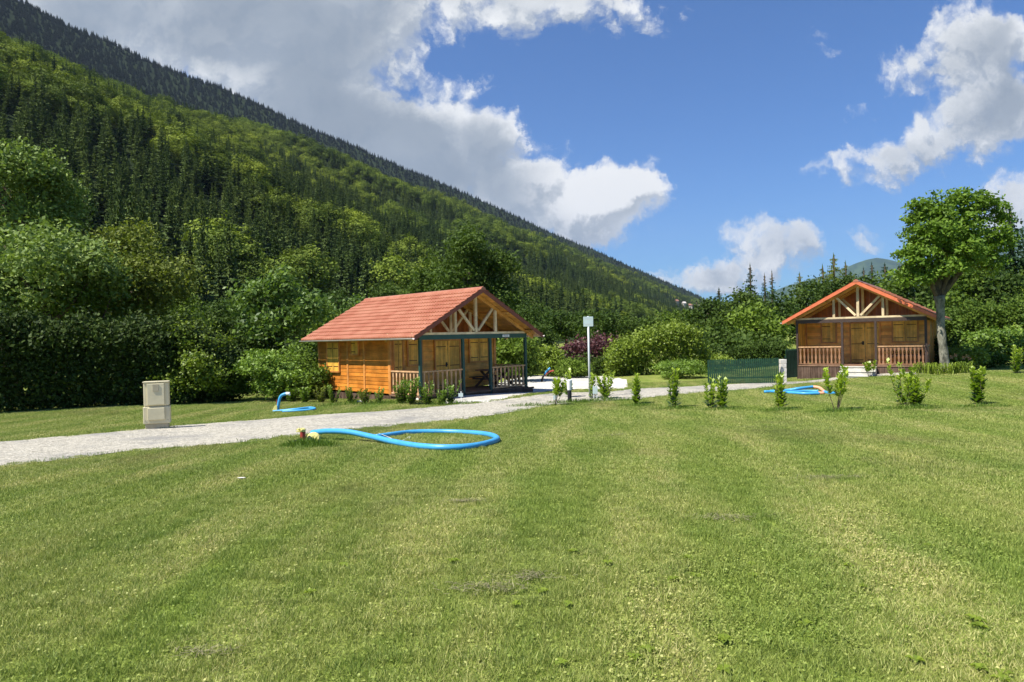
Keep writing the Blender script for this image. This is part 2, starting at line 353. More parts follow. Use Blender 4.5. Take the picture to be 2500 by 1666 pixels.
def spruce_q(seed, H, rb, levels, per, seg=6, q=.5, z0=.06, thin=0.0):
    rng = np.random.default_rng(seed); Q = []; T = []
    sp = H * (1 - z0) / levels
    for i in range(levels):
        f = i / (levels - 1); zl = H * (z0 + (1 - z0) * f) ; r = rb * (1 - f) ** .85 * rng.uniform(.8, 1.15) + .04 * rb
        nb = max(3, int(per * (1 - .55 * f)))
        for k in range(nb):
            if rng.random() < thin: continue
            z = zl + rng.uniform(-.5, .5) * sp * (1 if f < .95 else 0); a = 2 * pi * k / nb + rng.uniform(-.5, .5) + i; rr = r * rng.uniform(.7, 1.15); dr = np.array([cos(a), sin(a), 0.]); side = np.array([-sin(a), cos(a), 0.]); t = rng.random()
            for j in range(seg):
                g0 = j / seg; g1 = (j + 1.25) / seg
                p0 = dr * rr * g0 + np.array([0, 0, z - rr * .32 * g0 + rr * .14 * g0 ** 3]); p1 = dr * rr * min(1, g1) + np.array([0, 0, z - rr * .32 * g1 + rr * .14 * g1 ** 3])
                w = q * rr / seg * 2.2 * (1 - .55 * g0) * rng.uniform(.7, 1.2)
                tl = np.array([0, 0, -max(w * rng.uniform(.3, .9), sp * rng.uniform(.5, 1.3) * (1 - .6 * g0))]); s1 = side * w * .5
                sg = 1 if rng.random() < .5 else -1
                Q.append([p0, (p0 + p1) / 2 + s1 + tl * .6, p1 + rng.normal(size=3) * .04 * rr, (p0 + p1) / 2 - s1 + tl * .6]); T.append(t * .6 + rng.random() * .4)
                if j % 2 == 0: Q.append([p0, p0 + sg * s1 * .6 + tl * .9, (p0 + p1) / 2 - sg * s1 * .3 + tl * 1.2, p1]); T.append(t * .5 + rng.random() * .3)
    Q.append([np.array([-.05 * rb, 0, H * .9]), np.array([0, 0, H * .88]), np.array([.05 * rb, 0, H * .9]), np.array([0, 0, H * 1.03])]); T.append(.5)
    return np.array(Q), np.array(T)
def trunk_mb(H, r, seed=0, lean=(0, 0), branches=(), n=9, zb=-.3):
    rr = random.Random(seed); mb = MB(); pts = []; rs = []
    for i in range(8):
        f = i / 7; pts.append((lean[0] * f + rr.uniform(-.3, .3) * r * f, lean[1] * f + rr.uniform(-.3, .3) * r * f, zb + (H - zb) * f)); rs.append(r * (1.35 if i == 0 else 1.08 - .62 * f))
    mb.tube(pts, rs, n)
    for b in branches:
        st = Vector(pts[min(7, max(3, int(3 + rr.random() * 4.9)))]); en = Vector(b); mid = st.lerp(en, .5) + Vector((0, 0, -.1 * (en - st).length)) + Vector((rr.uniform(-.1, .1), rr.uniform(-.1, .1), 0))
        mb.tube([st, mid, en], [r * .42, r * .26, r * .07], 6)
    return mb

# geometry-node scatter (only for 'stuff')
def scatter(name, pts, kinds, rots, scls, coll_objs):
    coll = bpy.data.collections.new(name + ' sources')
    for i, o in enumerate(coll_objs): o.name = 'src_%02d_' % i + name; coll.objects.link(o)
    me = bpy.data.meshes.new(name); n = len(pts); me.vertices.add(n); me.vertices.foreach_set('co', np.asarray(pts, dtype=np.float32).reshape(-1))
    a = me.attributes.new('kindi', 'INT', 'POINT'); a.data.foreach_set('value', np.asarray(kinds, dtype=np.int32))
    a = me.attributes.new('rotv', 'FLOAT_VECTOR', 'POINT'); a.data.foreach_set('vector', np.asarray(rots, dtype=np.float32).reshape(-1))
    a = me.attributes.new('sclv', 'FLOAT_VECTOR', 'POINT'); a.data.foreach_set('vector', np.asarray(scls, dtype=np.float32).reshape(-1))
    o = bpy.data.objects.new(name, me); COL.objects.link(o)
    ng = bpy.data.node_groups.new(name, 'GeometryNodeTree'); ng.interface.new_socket('Geometry', in_out='INPUT', socket_type='NodeSocketGeometry'); ng.interface.new_socket('Geometry', in_out='OUTPUT', socket_type='NodeSocketGeometry')
    a = ng.nodes.new('NodeGroupInput'); b = ng.nodes.new('NodeGroupOutput'); ip = ng.nodes.new('GeometryNodeInstanceOnPoints'); ci = ng.nodes.new('GeometryNodeCollectionInfo')
    ci.inputs['Collection'].default_value = coll; ci.inputs['Separate Children'].default_value = True; ci.inputs['Reset Children'].default_value = True
    ip.inputs['Pick Instance'].default_value = True
    def at(nm, ty):
        x = ng.nodes.new('GeometryNodeInputNamedAttribute'); x.data_type = ty; x.inputs[0].default_value = nm; return [q for q in x.outputs if q.enabled][0]
    lk(ng, a.outputs[0], ip.inputs['Points']); lk(ng, ci.outputs[0], ip.inputs['Instance']); lk(ng, at('kindi', 'INT'), ip.inputs['Instance Index'])
    lk(ng, at('rotv', 'FLOAT_VECTOR'), ip.inputs['Rotation']); lk(ng, at('sclv', 'FLOAT_VECTOR'), ip.inputs['Scale']); lk(ng, ip.outputs[0], b.inputs[0])
    md = o.modifiers.new('scatter', 'NODES'); md.node_group = ng
    return o

# ---------------------------------------------------------------- ground, road, yard
def lerp_poly(pl, n):
    pl = [Vector(p) for p in pl]; d = [0]
    for i in range(1, len(pl)): d.append(d[-1] + (pl[i] - pl[i - 1]).length)
    out = []
    for k in range(n):
        s = d[-1] * k / (n - 1); i = 1
        while i < len(pl) - 1 and d[i] < s: i += 1
        f = (s - d[i - 1]) / max(1e-6, d[i] - d[i - 1]); out.append(pl[i - 1].lerp(pl[i], f))
    return out
def strip(name, near, far, m, dz, n=150, k=8, wb=.05):
    a = lerp_poly([G(*p).to_2d() for p in near], n); b = lerp_poly([G(*p).to_2d() for p in far], n); mb = MB(); vs = []; fs = []
    for i in range(n):
        wob = 3 * wb * mnoise.noise(Vector((i * .35, dz * 99, 0))); wob2 = 3 * wb * mnoise.noise(Vector((i * .35, dz * 99, 9)))
        for j in range(k + 1):
            f = j / k; p = a[i].lerp(b[i], f * (1 + wob2 * .3) + wob * (1 - f) * .3); vs.append((p.x, p.y, gz(p.x, p.y) + dz))
    for i in range(n - 1):
        for j in range(k): fs.append((i * (k + 1) + j, (i + 1) * (k + 1) + j, (i + 1) * (k + 1) + j + 1, i * (k + 1) + j + 1))
    mb.add(vs, fs, .5); o = mb.build(name, m, smooth=True); tag(o, kind='structure')
    poly = np.array([p[:] for p in a] + [p[:] for p in b[::-1]]); return o, poly
def inpoly(X, Y, poly):
    ins = np.zeros(len(X), bool); n = len(poly); j = n - 1
    for i in range(n):
        xi, yi = poly[i]; xj, yj = poly[j]
        c = ((yi > Y) != (yj > Y)) & (X < (xj - xi) * (Y - yi) / (yj - yi + 1e-12) + xi); ins ^= c; j = i
    return ins
def gravel(name, c1, c2, c3, sc):
    m, t, b = mat(name, .9, .1); ge = t.nodes.new('ShaderNodeNewGeometry')
    vo = t.nodes.new('ShaderNodeTexVoronoi'); vo.inputs['Scale'].default_value = sc; lk(t, ge.outputs['Position'], vo.inputs['Vector'])
    sh = t.nodes.new('ShaderNodeSeparateColor'); lk(t, vo.outputs['Color'], sh.inputs[0])
    n = noi(t, ge.outputs['Position'], .55, 6, .65, .5); n3 = noi(t, ge.outputs['Position'], 5, 5, .6)
    c = mixc(t, sh.outputs[0], c1, c2); c = mixc(t, smst(t, n.outputs['Fac'], .46, .66, 0, .75), c, c3); c = mixc(t, smst(t, n3.outputs['Fac'], .5, .8, 0, .5), c, tuple(x * .7 for x in c3))
    lk(t, c, b.inputs['Base Color']); bump(t, b, vo.outputs['Distance'], .9, .02); return m
M['road'] = gravel('pale fine gravel', (.22, .205, .165), (.57, .53, .44), (.23, .225, .21), 25)
M['yard'] = gravel('white gravel', (.42, .40, .35), (.72, .69, .62), (.40, .38, .34), 26)
road, PR = strip('gravel_road',
    [(-420, 1195), (-150, 1158), (0, 1140), (160, 1122), (320, 1102), (560, 1084), (719, 1066), (891, 1048), (1059, 1032), (1190, 1017), (1260, 1006), (1340, 990), (1420, 982), (1496, 979), (1569, 974), (1632, 966), (1781, 955), (1917, 941), (1945, 938), (2062, 924.5), (2150, 919), (2253, 914)],
    [(-420, 1122), (-150, 1090), (0, 1080), (160, 1066), (320, 1052), (422, 1040), (576, 1030), (719, 1018), (919, 1006), (1119, 988), (1190, 983), (1260, 972), (1360, 960), (1490, 957), (1569, 949), (1724, 941), (1822, 937), (1890, 934), (1979, 930), (2062, 918), (2136, 913), (2253, 907.5)], M['road'], .012, 220)
yard, PY = strip('gravel_yard',
    [(1085, 988), (1150, 985), (1190, 982), (1240, 973), (1290, 962), (1380, 951), (1470, 951), (1534, 950)],
    [(1100, 960), (1150, 950), (1205, 940), (1240, 928), (1290, 919), (1380, 915), (1470, 920), (1530, 928)], M['yard'], .010, 80, 8, .16)
yard2, PY2 = strip('gravel_clearing', [(2410, 884), (2470, 882), (2560, 880), (2700, 884)], [(2410, 862), (2470, 860), (2560, 858), (2700, 856)], M['yard'], .014, 30)

def lawn_color(t, vec):
    """mown lawn: straw bands, clover patches; shared by soil sheet and blades"""
    mp = t.nodes.new('ShaderNodeMapping'); mp.inputs['Rotation'].default_value = (0, 0, radians(45)); mp.inputs['Scale'].default_value = (1, .22, 1); lk(t, vec, mp.inputs[0])
    a = noi(t, mp.outputs[0], 1.25, 4, .6, .35); b_ = noi(t, vec, .6, 5, .6, .3); c_ = noi(t, vec, 3.2, 5, .65)
    sx = t.nodes.new('ShaderNodeSeparateXYZ'); lk(t, mp.outputs[0], sx.inputs[0])
    wv_ = mth(t, 'SINE', mth(t, 'ADD', mth(t, 'MULTIPLY', sx.outputs[0], 5.2), mth(t, 'MULTIPLY', b_.outputs['Fac'], 5)))
    st_ = mth(t, 'ADD', mth(t, 'MULTIPLY', smst(t, a.outputs['Fac'], .40, .66), .65), mth(t, 'MULTIPLY', smst(t, wv_, -.5, 1), .42), clamp=True)
    return st_, smst(t, b_.outputs['Fac'], .38, .66), smst(t, c_.outputs['Fac'], .35, .7)
def groundm():
    m, t, b = mat('mown lawn', .95, .05); ge = t.nodes.new('ShaderNodeNewGeometry'); pos = ge.outputs['Position']
    s1, s2, s3 = lawn_color(t, pos)
    c = mixc(t, s2, (.13, .18, .03), (.19, .26, .045)); c = mixc(t, mth(t, 'MULTIPLY', s1, .65), c, (.34, .34, .11)); c = mixc(t, mth(t, 'MULTIPLY', s3, .5), c, (.24, .28, .07))
    f = noi(t, pos, 38, 4, .7); c = mixc(t, smst(t, f.outputs['Fac'], .35, .65), mixc(t, 1.0, c, (.5, .5, .5), 'MULTIPLY'), mixc(t, 1.0, c, (1.3, 1.3, 1.2), 'MULTIPLY'))
    lk(t, c, b.inputs['Base Color']); bump(t, b, f.outputs['Fac'], .8, .04); return m
M['lawn'] = groundm()
def ground():
    xs = sorted(set([round(x, 3) for x in list(np.arange(-30, 40, .5)) + [-6000, -3000, -1500, -700, -300, -150, -80, -50, -38, 48, 60, 90, 150, 300, 700, 1500, 3000, 6000]]))
    ys = sorted(set([round(x, 3) for x in list(np.arange(-6, 46, .5)) + [-3000, -1000, -300, -100, -40, -15, 52, 60, 80, 120, 200, 400, 900, 2000, 4000, 9000]]))
    vs = [(x, y, gz(x, y)) for y in ys for x in xs]; nx = len(xs); mb = MB()
    mb.add(vs, [(j * nx + i, j * nx + i + 1, (j + 1) * nx + i + 1, (j + 1) * nx + i) for j in range(len(ys) - 1) for i in range(nx - 1)], .5)
    return tag(mb.build('ground', M['lawn'], smooth=True), kind='structure')
ground()

# grass blades -----------------------------------------------------------
def bladem():
    m = bpy.data.materials.new('grass blades'); m.use_nodes = True; t = m.node_tree; b = t.nodes['Principled BSDF']; b.inputs['Roughness'].default_value = .55; b.inputs['Specular IOR Level'].default_value = .3
    at = t.nodes.new('ShaderNodeAttribute'); at.attribute_name = 'tint'; ge = t.nodes.new('ShaderNodeNewGeometry'); s1, s2, s3 = lawn_color(t, ge.outputs['Position'])
    c = mixc(t, at.outputs['Fac'], (.095, .155, .016), (.52, .58, .11)); c = mixc(t, mth(t, 'MULTIPLY', s2, .4), c, (.12, .22, .022))
    dry = mth(t, 'MULTIPLY', smst(t, at.outputs['Fac'], .25, .8), mth(t, 'MULTIPLY_ADD', s1, .85, .10)); c = mixc(t, dry, c, (.62, .57, .27))
    br = noi(t, ge.outputs['Position'], .28, 5, .62, .6); c = mixc(t, smst(t, br.outputs['Fac'], .50, .70, 0, .55), c, (.20, .19, .07))
    c = mixc(t, mth(t, 'MULTIPLY', s3, .3), c, (.34, .40, .09))
    c = mixc(t, s1, mixc(t, 1.0, c, (.86, .92, .9), 'MULTIPLY'), mixc(t, 1.0, c, (1.12, 1.08, 1.05), 'MULTIPLY')); lk(t, c, b.inputs['Base Color']); tr = t.nodes.new('ShaderNodeBsdfTranslucent'); lk(t, c, tr.inputs[0]); mx = t.nodes.new('ShaderNodeMixShader'); mx.inputs[0].default_value = .3
    lk(t, b.outputs[0], mx.inputs[1]); lk(t, tr.outputs[0], mx.inputs[2]); lk(t, mx.outputs[0], t.nodes['Material Output'].inputs[0]); return m
M['blade'] = bladem()
TS = .4
def tile(seed, n, h, w, clover):
    rng = np.random.default_rng(seed); x = rng.uniform(-TS * .56, TS * .56, (n, 2)); a = rng.uniform(0, 2 * pi, n); hh = h * rng.uniform(.4, 1.3, n) * (1 + .35 * np.sin(x[:, 0] * 17 + seed) * np.sin(x[:, 1] * 14)); ww = w * rng.uniform(.6, 1.3, n)
    lean = rng.uniform(.2, 1.1, n) * hh; la = rng.uniform(0, 2 * pi, n); b = np.stack([x[:, 0], x[:, 1], np.full(n, -.006)], 1); s = np.stack([np.cos(a), np.sin(a), 0 * a], 1) * ww[:, None] / 2
    L_ = np.stack([np.cos(la) * lean, np.sin(la) * lean, hh], 1); Q = np.stack([b - s, b + s, b + L_ * .62 + s * .8, b + L_], 1); T = rng.uniform(0, 1, n) ** 1.25
    if clover:
        m = clover; c = rng.uniform(-TS * .5, TS * .5, (m, 3)); c[:, 2] = rng.uniform(.008, h * .75, m); N = rng.normal(size=(m, 3)) * .35 + np.array([0, 0, 1]); q2 = leaves(rng, c, N, .016, .85, 0); Q = np.concatenate([Q, q2]); T = np.concatenate([T, rng.uniform(.2, .75, m)])
    return quads_obj('tile', Q, T, M['blade'], link=False)
tiles = [tile(10 + i, 3400, .034, .0040, 60) for i in range(4)] + [tile(30 + i, 1900, .032, .0062, 30) for i in range(3)] + [tile(50 + i, 900, .032, .0095, 0) for i in range(3)] + [tile(70 + i, 2800, .040, .0042, 420) for i in range(2)]
def onlawn(X, Y):
    return ~(inpoly(X, Y, PR) | inpoly(X, Y, PY) | inpoly(X, Y, PY2))
def lawn():
    pts = []; kd = []; rt = []; sc = []; rng = np.random.default_rng(5)
    ys = np.arange(1.6, 40, TS); 
    for y in ys:
        w = y * .80 + 1.2; xs = np.arange(-w, w, TS); 
        if y > 33: xs = xs[(xs > 12)]
        X = xs + rng.uniform(-.05, .05, len(xs)); Y = np.full(len(xs), y) + rng.uniform(-.05, .05, len(xs)); ok = onlawn(X, Y)
        for x, yy_, o in zip(X, Y, ok):
            if not o: continue
            d = math.hypot(x, yy_)
            cl = mnoise.noise(Vector((x * .55, yy_ * .55, 3))) + (.25 if (x > 1.2 and yy_ < 6) else 0)
            k = (R.randrange(4) if cl < .30 else 10 + R.randrange(2)) if d < 8 else (4 + R.randrange(3) if d < 16 else 7 + R.randrange(3))
            pts.append((x, yy_, gz(x, yy_))); kd.append(k); rt.append((0, 0, R.randrange(4) * pi / 2)); s = 1 + .3 * mnoise.noise(Vector((x, yy_, 7)))
            sc.append((1, 1, s))
    return tag(scatter('lawn_grass', pts, kd, rt, sc, tiles), kind='stuff')
lawn()
# ---------------------------------------------------------------- mountain and far forest
D_ = Vector((.363, .932)); N_ = Vector((-.932, .363))
PROF = [(-1e4, -.8), (60, -.8), (120, 14), (200, 48), (350, 130), (520, 222), (620, 258), (690, 283), (780, 298), (1000, 325), (1300, 560), (1550, 770), (1650, 802), (1750, 806), (2600, 600), (9000, 500)]
def prof(r):
    for i in range(1, len(PROF)):
        if r <= PROF[i][0]:
            a, b = PROF[i - 1], PROF[i]; return a[1] + (b[1] - a[1]) * (r - a[0]) / (b[0] - a[0])
    return 500
def sfun(t): return 1 - .88 * S((t - 900) / 3200)
def hill(t, r):
    s = sfun(t); q = r / s
    h = s * prof(q)
    amp = S((q - 90) / 200) * s
    k = (1 - .55 * S((q - 560) / 150)) if q < 900 else .8
    h += amp * k * (20 * (mnoise.noise(Vector((t / 240, q / 700, 1.5)))) + 12 * mnoise.noise(Vector((t / 90, q / 160, 4.5))))
    return h
def tr2xy(t, r): return D_.x * t + N_.x * r, D_.y * t + N_.y * r
def mountains():
    ts = list(np.arange(-300, 2000, 30)) + list(np.arange(2000, 4600, 60)); rs = list(np.arange(40, 1760, 22)) + [1900, 2200, 2600]
    vs = []; nr = len(rs)
    for t in ts:
        s = sfun(t)
        for r in rs:
            x, y = tr2xy(t, r * s); vs.append((x, y, hill(t, r * s) - (2.5 if r < 60 else 0)))
    mb = MB(); mb.add(vs, [(i * nr + j, (i + 1) * nr + j, (i + 1) * nr + j + 1, i * nr + j + 1) for i in range(len(ts) - 1) for j in range(nr - 1)], .5)
    m, t_, b = mat('forest floor', .95, .05); ge = t_.nodes.new('ShaderNodeNewGeometry'); n = noi(t_, ge.outputs['Position'], .05, 6, .6); lk(t_, mixc(t_, n.outputs['Fac'], (.012, .022, .008), (.04, .055, .018)), b.inputs['Base Color'])
    tag(mb.build('mountain', m, smooth=True), kind='structure')
    # blue mountains at the head of the valley
    def ridge(name, pts, Y, m, depth=2500):
        mb = MB(); vs = []; pl = lerp_poly([Vector(p) for p in pts], 60); k = 10
        for i, p in enumerate(pl):
            top = P(p.x, p.y, Y); n = 1 + .0
            for j in range(k + 1):
                f = j / k; yy_ = Y - depth * .6 * (1 - f); z = (top.z + 5) * f ** 1.25 + 45 * mnoise.noise(Vector((top.x / 500, yy_ / 500, 2))) * f * (1 - f) * 3 + (8 * mnoise.noise(Vector((top.x / 90, 0, 0))) if j == k else 0)
                vs.append((top.x, yy_, z - 5))
            vs.append((top.x, Y + depth, -5))
        w = k + 2
        mb.add(vs, [(i * w + j, (i + 1) * w + j, (i + 1) * w + j + 1, i * w + j + 1) for i in range(len(pl) - 1) for j in range(w - 1)], .5)
        return tag(mb.build(name, m, smooth=True), kind='structure')
    m, t_, b = mat('far wooded slopes', .95, .05); ge = t_.nodes.new('ShaderNodeNewGeometry'); n = noi(t_, ge.outputs['Position'], .01, 8, .65); lk(t_, mixc(t_, smst(t_, n.outputs['Fac'], .35, .65), (.02, .045, .028), (.05, .085, .04)), b.inputs['Base Color'])
    ridge('distant_mountain', [(1500, 800), (1800, 745), (1870, 722), (1920, 698), (2000, 676), (2060, 655), (2110, 636), (2140, 630), (2170, 634), (2220, 648), (2300, 640), (2380, 610), (2450, 575), (2520, 545), (2700, 500), (2900, 520)], 9000, m)
    ridge('distant_hills', [(1400, 790), (1600, 742), (1680, 735), (1740, 736), (1850, 742), (2000, 750), (2300, 740), (2700, 730)], 5200, m, 1200)
mountains()
def far_trees():
    src = []
    for i in range(4):                              # spruces
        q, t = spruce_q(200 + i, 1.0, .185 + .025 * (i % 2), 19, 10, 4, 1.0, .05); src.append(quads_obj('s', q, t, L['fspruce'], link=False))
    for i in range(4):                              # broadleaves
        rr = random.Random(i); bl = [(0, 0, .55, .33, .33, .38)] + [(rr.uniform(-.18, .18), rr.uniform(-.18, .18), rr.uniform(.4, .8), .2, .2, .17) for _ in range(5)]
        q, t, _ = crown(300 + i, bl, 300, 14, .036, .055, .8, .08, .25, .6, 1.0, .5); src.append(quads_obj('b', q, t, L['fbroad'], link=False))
    for i in range(2):  # upper ridge spruces, cloud shadow carried by their colour
        q, t = spruce_q(220 + i, 1.0, .2, 19, 10, 4, 1.0, .05); src.append(quads_obj('d', q, t, L['shadespruce'], link=False))
    pts = []; kd = []; rt = []; sc = []
    def put(t, r, kind, H, wd=1.0):
        x, y = tr2xy(t, r)
        if y < 30 or abs(x / y) > .86: return
        pts.append((x, y, hill(t, r) - .6)); kd.append(kind); rt.append((R.uniform(-.05, .05), R.uniform(-.05, .05), R.uniform(0, 6.28))); sc.append((H * wd, H * wd, H))
    t = -100
    while t < 4300:
        s = sfun(t); step = 7.0 + 4.5 * S(t / 1500)
        r = 90 * s + R.uniform(0, 8)
        while r < 1700 * s:
            q = r / s
            if 740 < q < 1230: r += 60; continue
            st = step * (1 if q < 740 else 1.0)
            tt = t + R.uniform(-.95, .95) * st; rj = r + R.uniform(-.9, .9) * st; q = rj / sfun(tt)
            n = .8 * mnoise.noise(Vector((tt / 95, q / 85, 5))) + .6 * mnoise.noise(Vector((tt / 34, q / 34, 8)))
            bias = .18 * math.exp(-((q - 500) / 160) ** 2) - .36 * math.exp(-((q - 215) / 95) ** 2) - .25 * S((tt - 1100) / 700) * S((q - 300) / 200) - .08
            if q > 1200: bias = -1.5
            broad = n + bias + R.uniform(-.25, .25) > .02
            H = (R.uniform(9, 18.5) if broad else R.uniform(11, 21)) * (1 - .25 * S((tt - 1500) / 1500)) * (1.0 if q < 1200 else .9)
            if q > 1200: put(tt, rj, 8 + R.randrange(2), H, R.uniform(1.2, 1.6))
            elif broad: put(tt, rj, 4 + R.randrange(4), H, R.uniform(.95, 1.35))
            else: put(tt, rj, R.randrange(4), H, R.uniform(.85, 1.15))
            r += st
        t += step * (1 if t < 2200 else 1.3)
    print('far trees', len(pts))
    tag(scatter('forest', pts, kd, rt, sc, src), kind='stuff')
far_trees()
# village on the foot of the slope
def village():
    for i, (px, py, w, col, lab) in enumerate([(1652, 735, 9, 'hroof', 'tiny far house with red roof, leftmost on the wooded slope'), (1670, 740, 9, 'gutter', 'tiny far white walled house with grey roof on the wooded slope'), (1686, 745, 11, 'hroof', 'widest tiny far house with pink roof below the white walled one'), (1704, 748, 10, 'gutter', 'low grey roofed far house, rightmost of the hillside hamlet')]):
        d = 1500 + i * 40; w *= .72; p = P(px, py + 2, d); r = empty('house', (p.x, p.y, p.z - 4), R.uniform(-.5, .5)); tag(r, lab, 'house', 'far houses on the slope')
        w = w / F * d; mb = MB(); mb.box(-w / 2, -4, -25, w / 2, 4, 5); mb.build('wall', M['house'], r)
        mb = MB(); mb.prism([(-w / 2 - .6, -5, 5.0), (-w / 2 - .6, 5, 5.0), (-w / 2 - .6, 0, 9)], (w + 1.2, 0, 0)); mb.build('roof', M[col], r)
village()

# ---------------------------------------------------------------- cabins
CW, CA, CB, CO, CP, CL, CQ, CD, CHE, CHR, CHT = 5.4236, 2.03, 3.42, .518, .423, 7.473, 1.838, 7.08, 2.064, 3.836, 2.12
SLP = (CHR - CHE) / (CW / 2 + CO)
def rz_(u, off=0): return CHR - abs(u - CW / 2) * SLP - off
def boards_y(mb, u, v0, v1, z0, z1, n, out):              # horizontal boards on a wall u=const facing 'out' (-1/+1)
    h = (z1 - z0) / n
    for i in range(n):
        a = z0 + i * h; b = a + h - .006; t = R.random()
        mb.add([(u, v0, a), (u, v1, a), (u, v1, b), (u, v0, b), (u + out * .030, v0, a), (u + out * .030, v1, a), (u + out * .016, v1, b), (u + out * .016, v0, b)],
               [(0, 1, 2, 3), (4, 7, 6, 5), (0, 4, 5, 1), (3, 2, 6, 7), (0, 3, 7, 4), (1, 5, 6, 2)], t)
def boards_x(mb, v, u0, u1, z0, z1, n, out):
    h = (z1 - z0) / n
    for i in range(n):
        a = z0 + i * h; b = a + h - .006; t = R.random()
        mb.add([(u0, v, a), (u1, v, a), (u1, v, b), (u0, v, b), (u0, v + out * .030, a), (u1, v + out * .030, a), (u1, v + out * .016, b), (u0, v + out * .016, b)],
               [(0, 1, 2, 3), (4, 7, 6, 5), (0, 4, 5, 1), (3, 2, 6, 7), (0, 3, 7, 4), (1, 5, 6, 2)], t)
def roof_sheet(side):
    """tile-profile sheet: waves across, steps down the slope"""
    mb = MB(); vs = []; u_r = CW / 2; run = CW / 2 + CO; v0, v1 = -CP - .02, CL + .02; per = .165; nw = int((v1 - v0) / per); K = 6; rows = 12
    cols = nw * K + 1; lines = []
    for r in range(rows):
        if r: lines.append((r / rows - .004, .0))
        else: lines.append((0, .0))
        lines.append(((r + .5) / rows, .020)); lines.append(((r + 1.06) / rows if r < rows - 1 else 1.0, .044))
        if r < rows - 1: lines.append(((r + 1.06) / rows - .002, .016))
    lines.append((1.0, -.004)); 
    for (f, st) in lines:
        for c in range(cols):
            v = v0 + (v1 - v0) * c / (cols - 1); w = .5 + .5 * cos(2 * pi * c / K); u = u_r - side * run * (f + .004 * w)
            vs.append((u, v, CHR - run * f * SLP + .02 + st + .026 * w ** 1.4))
    fs = [(i * cols + j, i * cols + j + 1, (i + 1) * cols + j + 1, (i + 1) * cols + j) for i in range(len(lines) - 1) for j in range(cols - 1)]
    if side < 0: fs = [f[::-1] for f in fs]
    mb.add(vs, fs, .5); return mb
def shutter(root, ax, c, w, h, z, leaves_n, out, off, name='window', hang=0, mt='door'):
    """closed wooden shutters in a frame. ax 'x': wall along u at v=off, 'y': wall along v at u=off"""
    def B(mb, a0, a1, d0, d1, z0, z1, t=None):
        if ax == 'x': mb.box(a0, min(off + out * d0, off + out * d1), z0, a1, max(off + out * d0, off + out * d1), z1, t)
        else: mb.box(min(off + out * d0, off + out * d1), a0, z0, max(off + out * d0, off + out * d1), a1, z1, t)
    a0, a1 = c - w / 2, c + w / 2
    mb = MB(); n = max(2, int(w / .12)); lw = w / leaves_n
    for l in range(leaves_n):
        k = max(2, int(lw / .12))
        for i in range(k):
            x0 = a0 + l * lw + .008 + (lw - .016) * i / k; B(mb, x0, x0 + (lw - .016) / k - .003, .0, .055, z, z + h)
    s = mb.build(name, M[mt], root)
    fr = MB(); fw = .06; B(fr, a0 - fw, a0 - .003, .0, .068, z - fw, z + h + fw); B(fr, a1 + .003, a1 + fw, .0, .068, z - fw, z + h + fw); B(fr, a0 - .003, a1 + .003, .0, .066, z + h + .003, z + h + fw)
    if name == 'window': B(fr, a0 - .003, a1 + .003, .0, .085, z - fw, z - .003)
    fr.build('frame', M['trim'], s)
    if leaves_n == 2:
        gp = MB(); B(gp, c - .008, c + .008, .040, .058, z, z + h); gp.build('gap', M['iron'], s)
    zs = [z + h * .16, z + h * .80] if name == 'window' else [z + h * .07, z + h * .48, z + h * .88]
    for l in range(leaves_n):
        if hang and leaves_n == 1: q0, q1 = (a0 + .02, a0 + w * .62) if hang < 0 else (a1 - w * .62, a1 - .02)
        else: q0, q1 = (a0 + l * lw + .03, a0 + l * lw + lw * .85) if l == 0 else (a0 + l * lw + lw * .15, a1 - .03)
        for zz in zs:
            hb = MB(); B(hb, q0, q1, .052, .063, zz - .014, zz + .014); hb.build('hinge', M['iron'], s)
    return s
def baluster_mb(p, d, z0, z1, w=.085, th=.022):
    """flat sawn baluster with a wavy outline; p base point, d unit direction along the rail"""
    mb = MB(); p = Vector(p); d = Vector(d); n = Vector((-d.y, d.x, 0)); H = z1 - z0
    pr = [(0, .5), (.10, .5), (.2, .30), (.3, .42), (.42, .5), (.55, .34), (.68, .24), (.8, .42), (.9, .5), (1, .5)]
    L_ = [p + d * (w * a) + Vector((0, 0, z0 + H * f)) for f, a in pr]; R_ = [p - d * (w * a) + Vector((0, 0, z0 + H * f)) for f, a in pr]
    vs = []; 
    for l, r in zip(L_, R_): vs += [l + n * th / 2, r + n * th / 2, r - n * th / 2, l - n * th / 2]
    fs = [(0, 3, 2, 1)]; k = len(pr)
    for i in range(k - 1):
        a = i * 4; b = a + 4
        for j in range(4): fs.append((a + j, a + (j + 1) % 4, b + (j + 1) % 4, b + j))
    fs.append(tuple(4 * (k - 1) + j for j in range(4))); mb.add(vs, fs); return mb
def railing(root, p0, p1, n, h=.86, zb=.06, rm='rail'):
    p0 = Vector(p0); p1 = Vector(p1); d = (p1 - p0).normalized(); L0 = (p1 - p0).length; rl = MB(); rl.beam(p0 + Vector((0, 0, h)), p1 + Vector((0, 0, h)), .075, .05, (-d.y, d.x, 0))
    top = rl.build('handrail', M['rail'], root)
    rb = MB(); rb.beam(p0 + Vector((0, 0, zb)), p1 + Vector((0, 0, zb)), .06, .045, (-d.y, d.x, 0)); rb.build('bottom_rail', M[rm], root)
    for i in range(n):
        q = p0 + d * (L0 * (i + .5) / n); baluster_mb((q.x, q.y, 0), d, zb + .022, h - .026).build('baluster', M[rm], root)
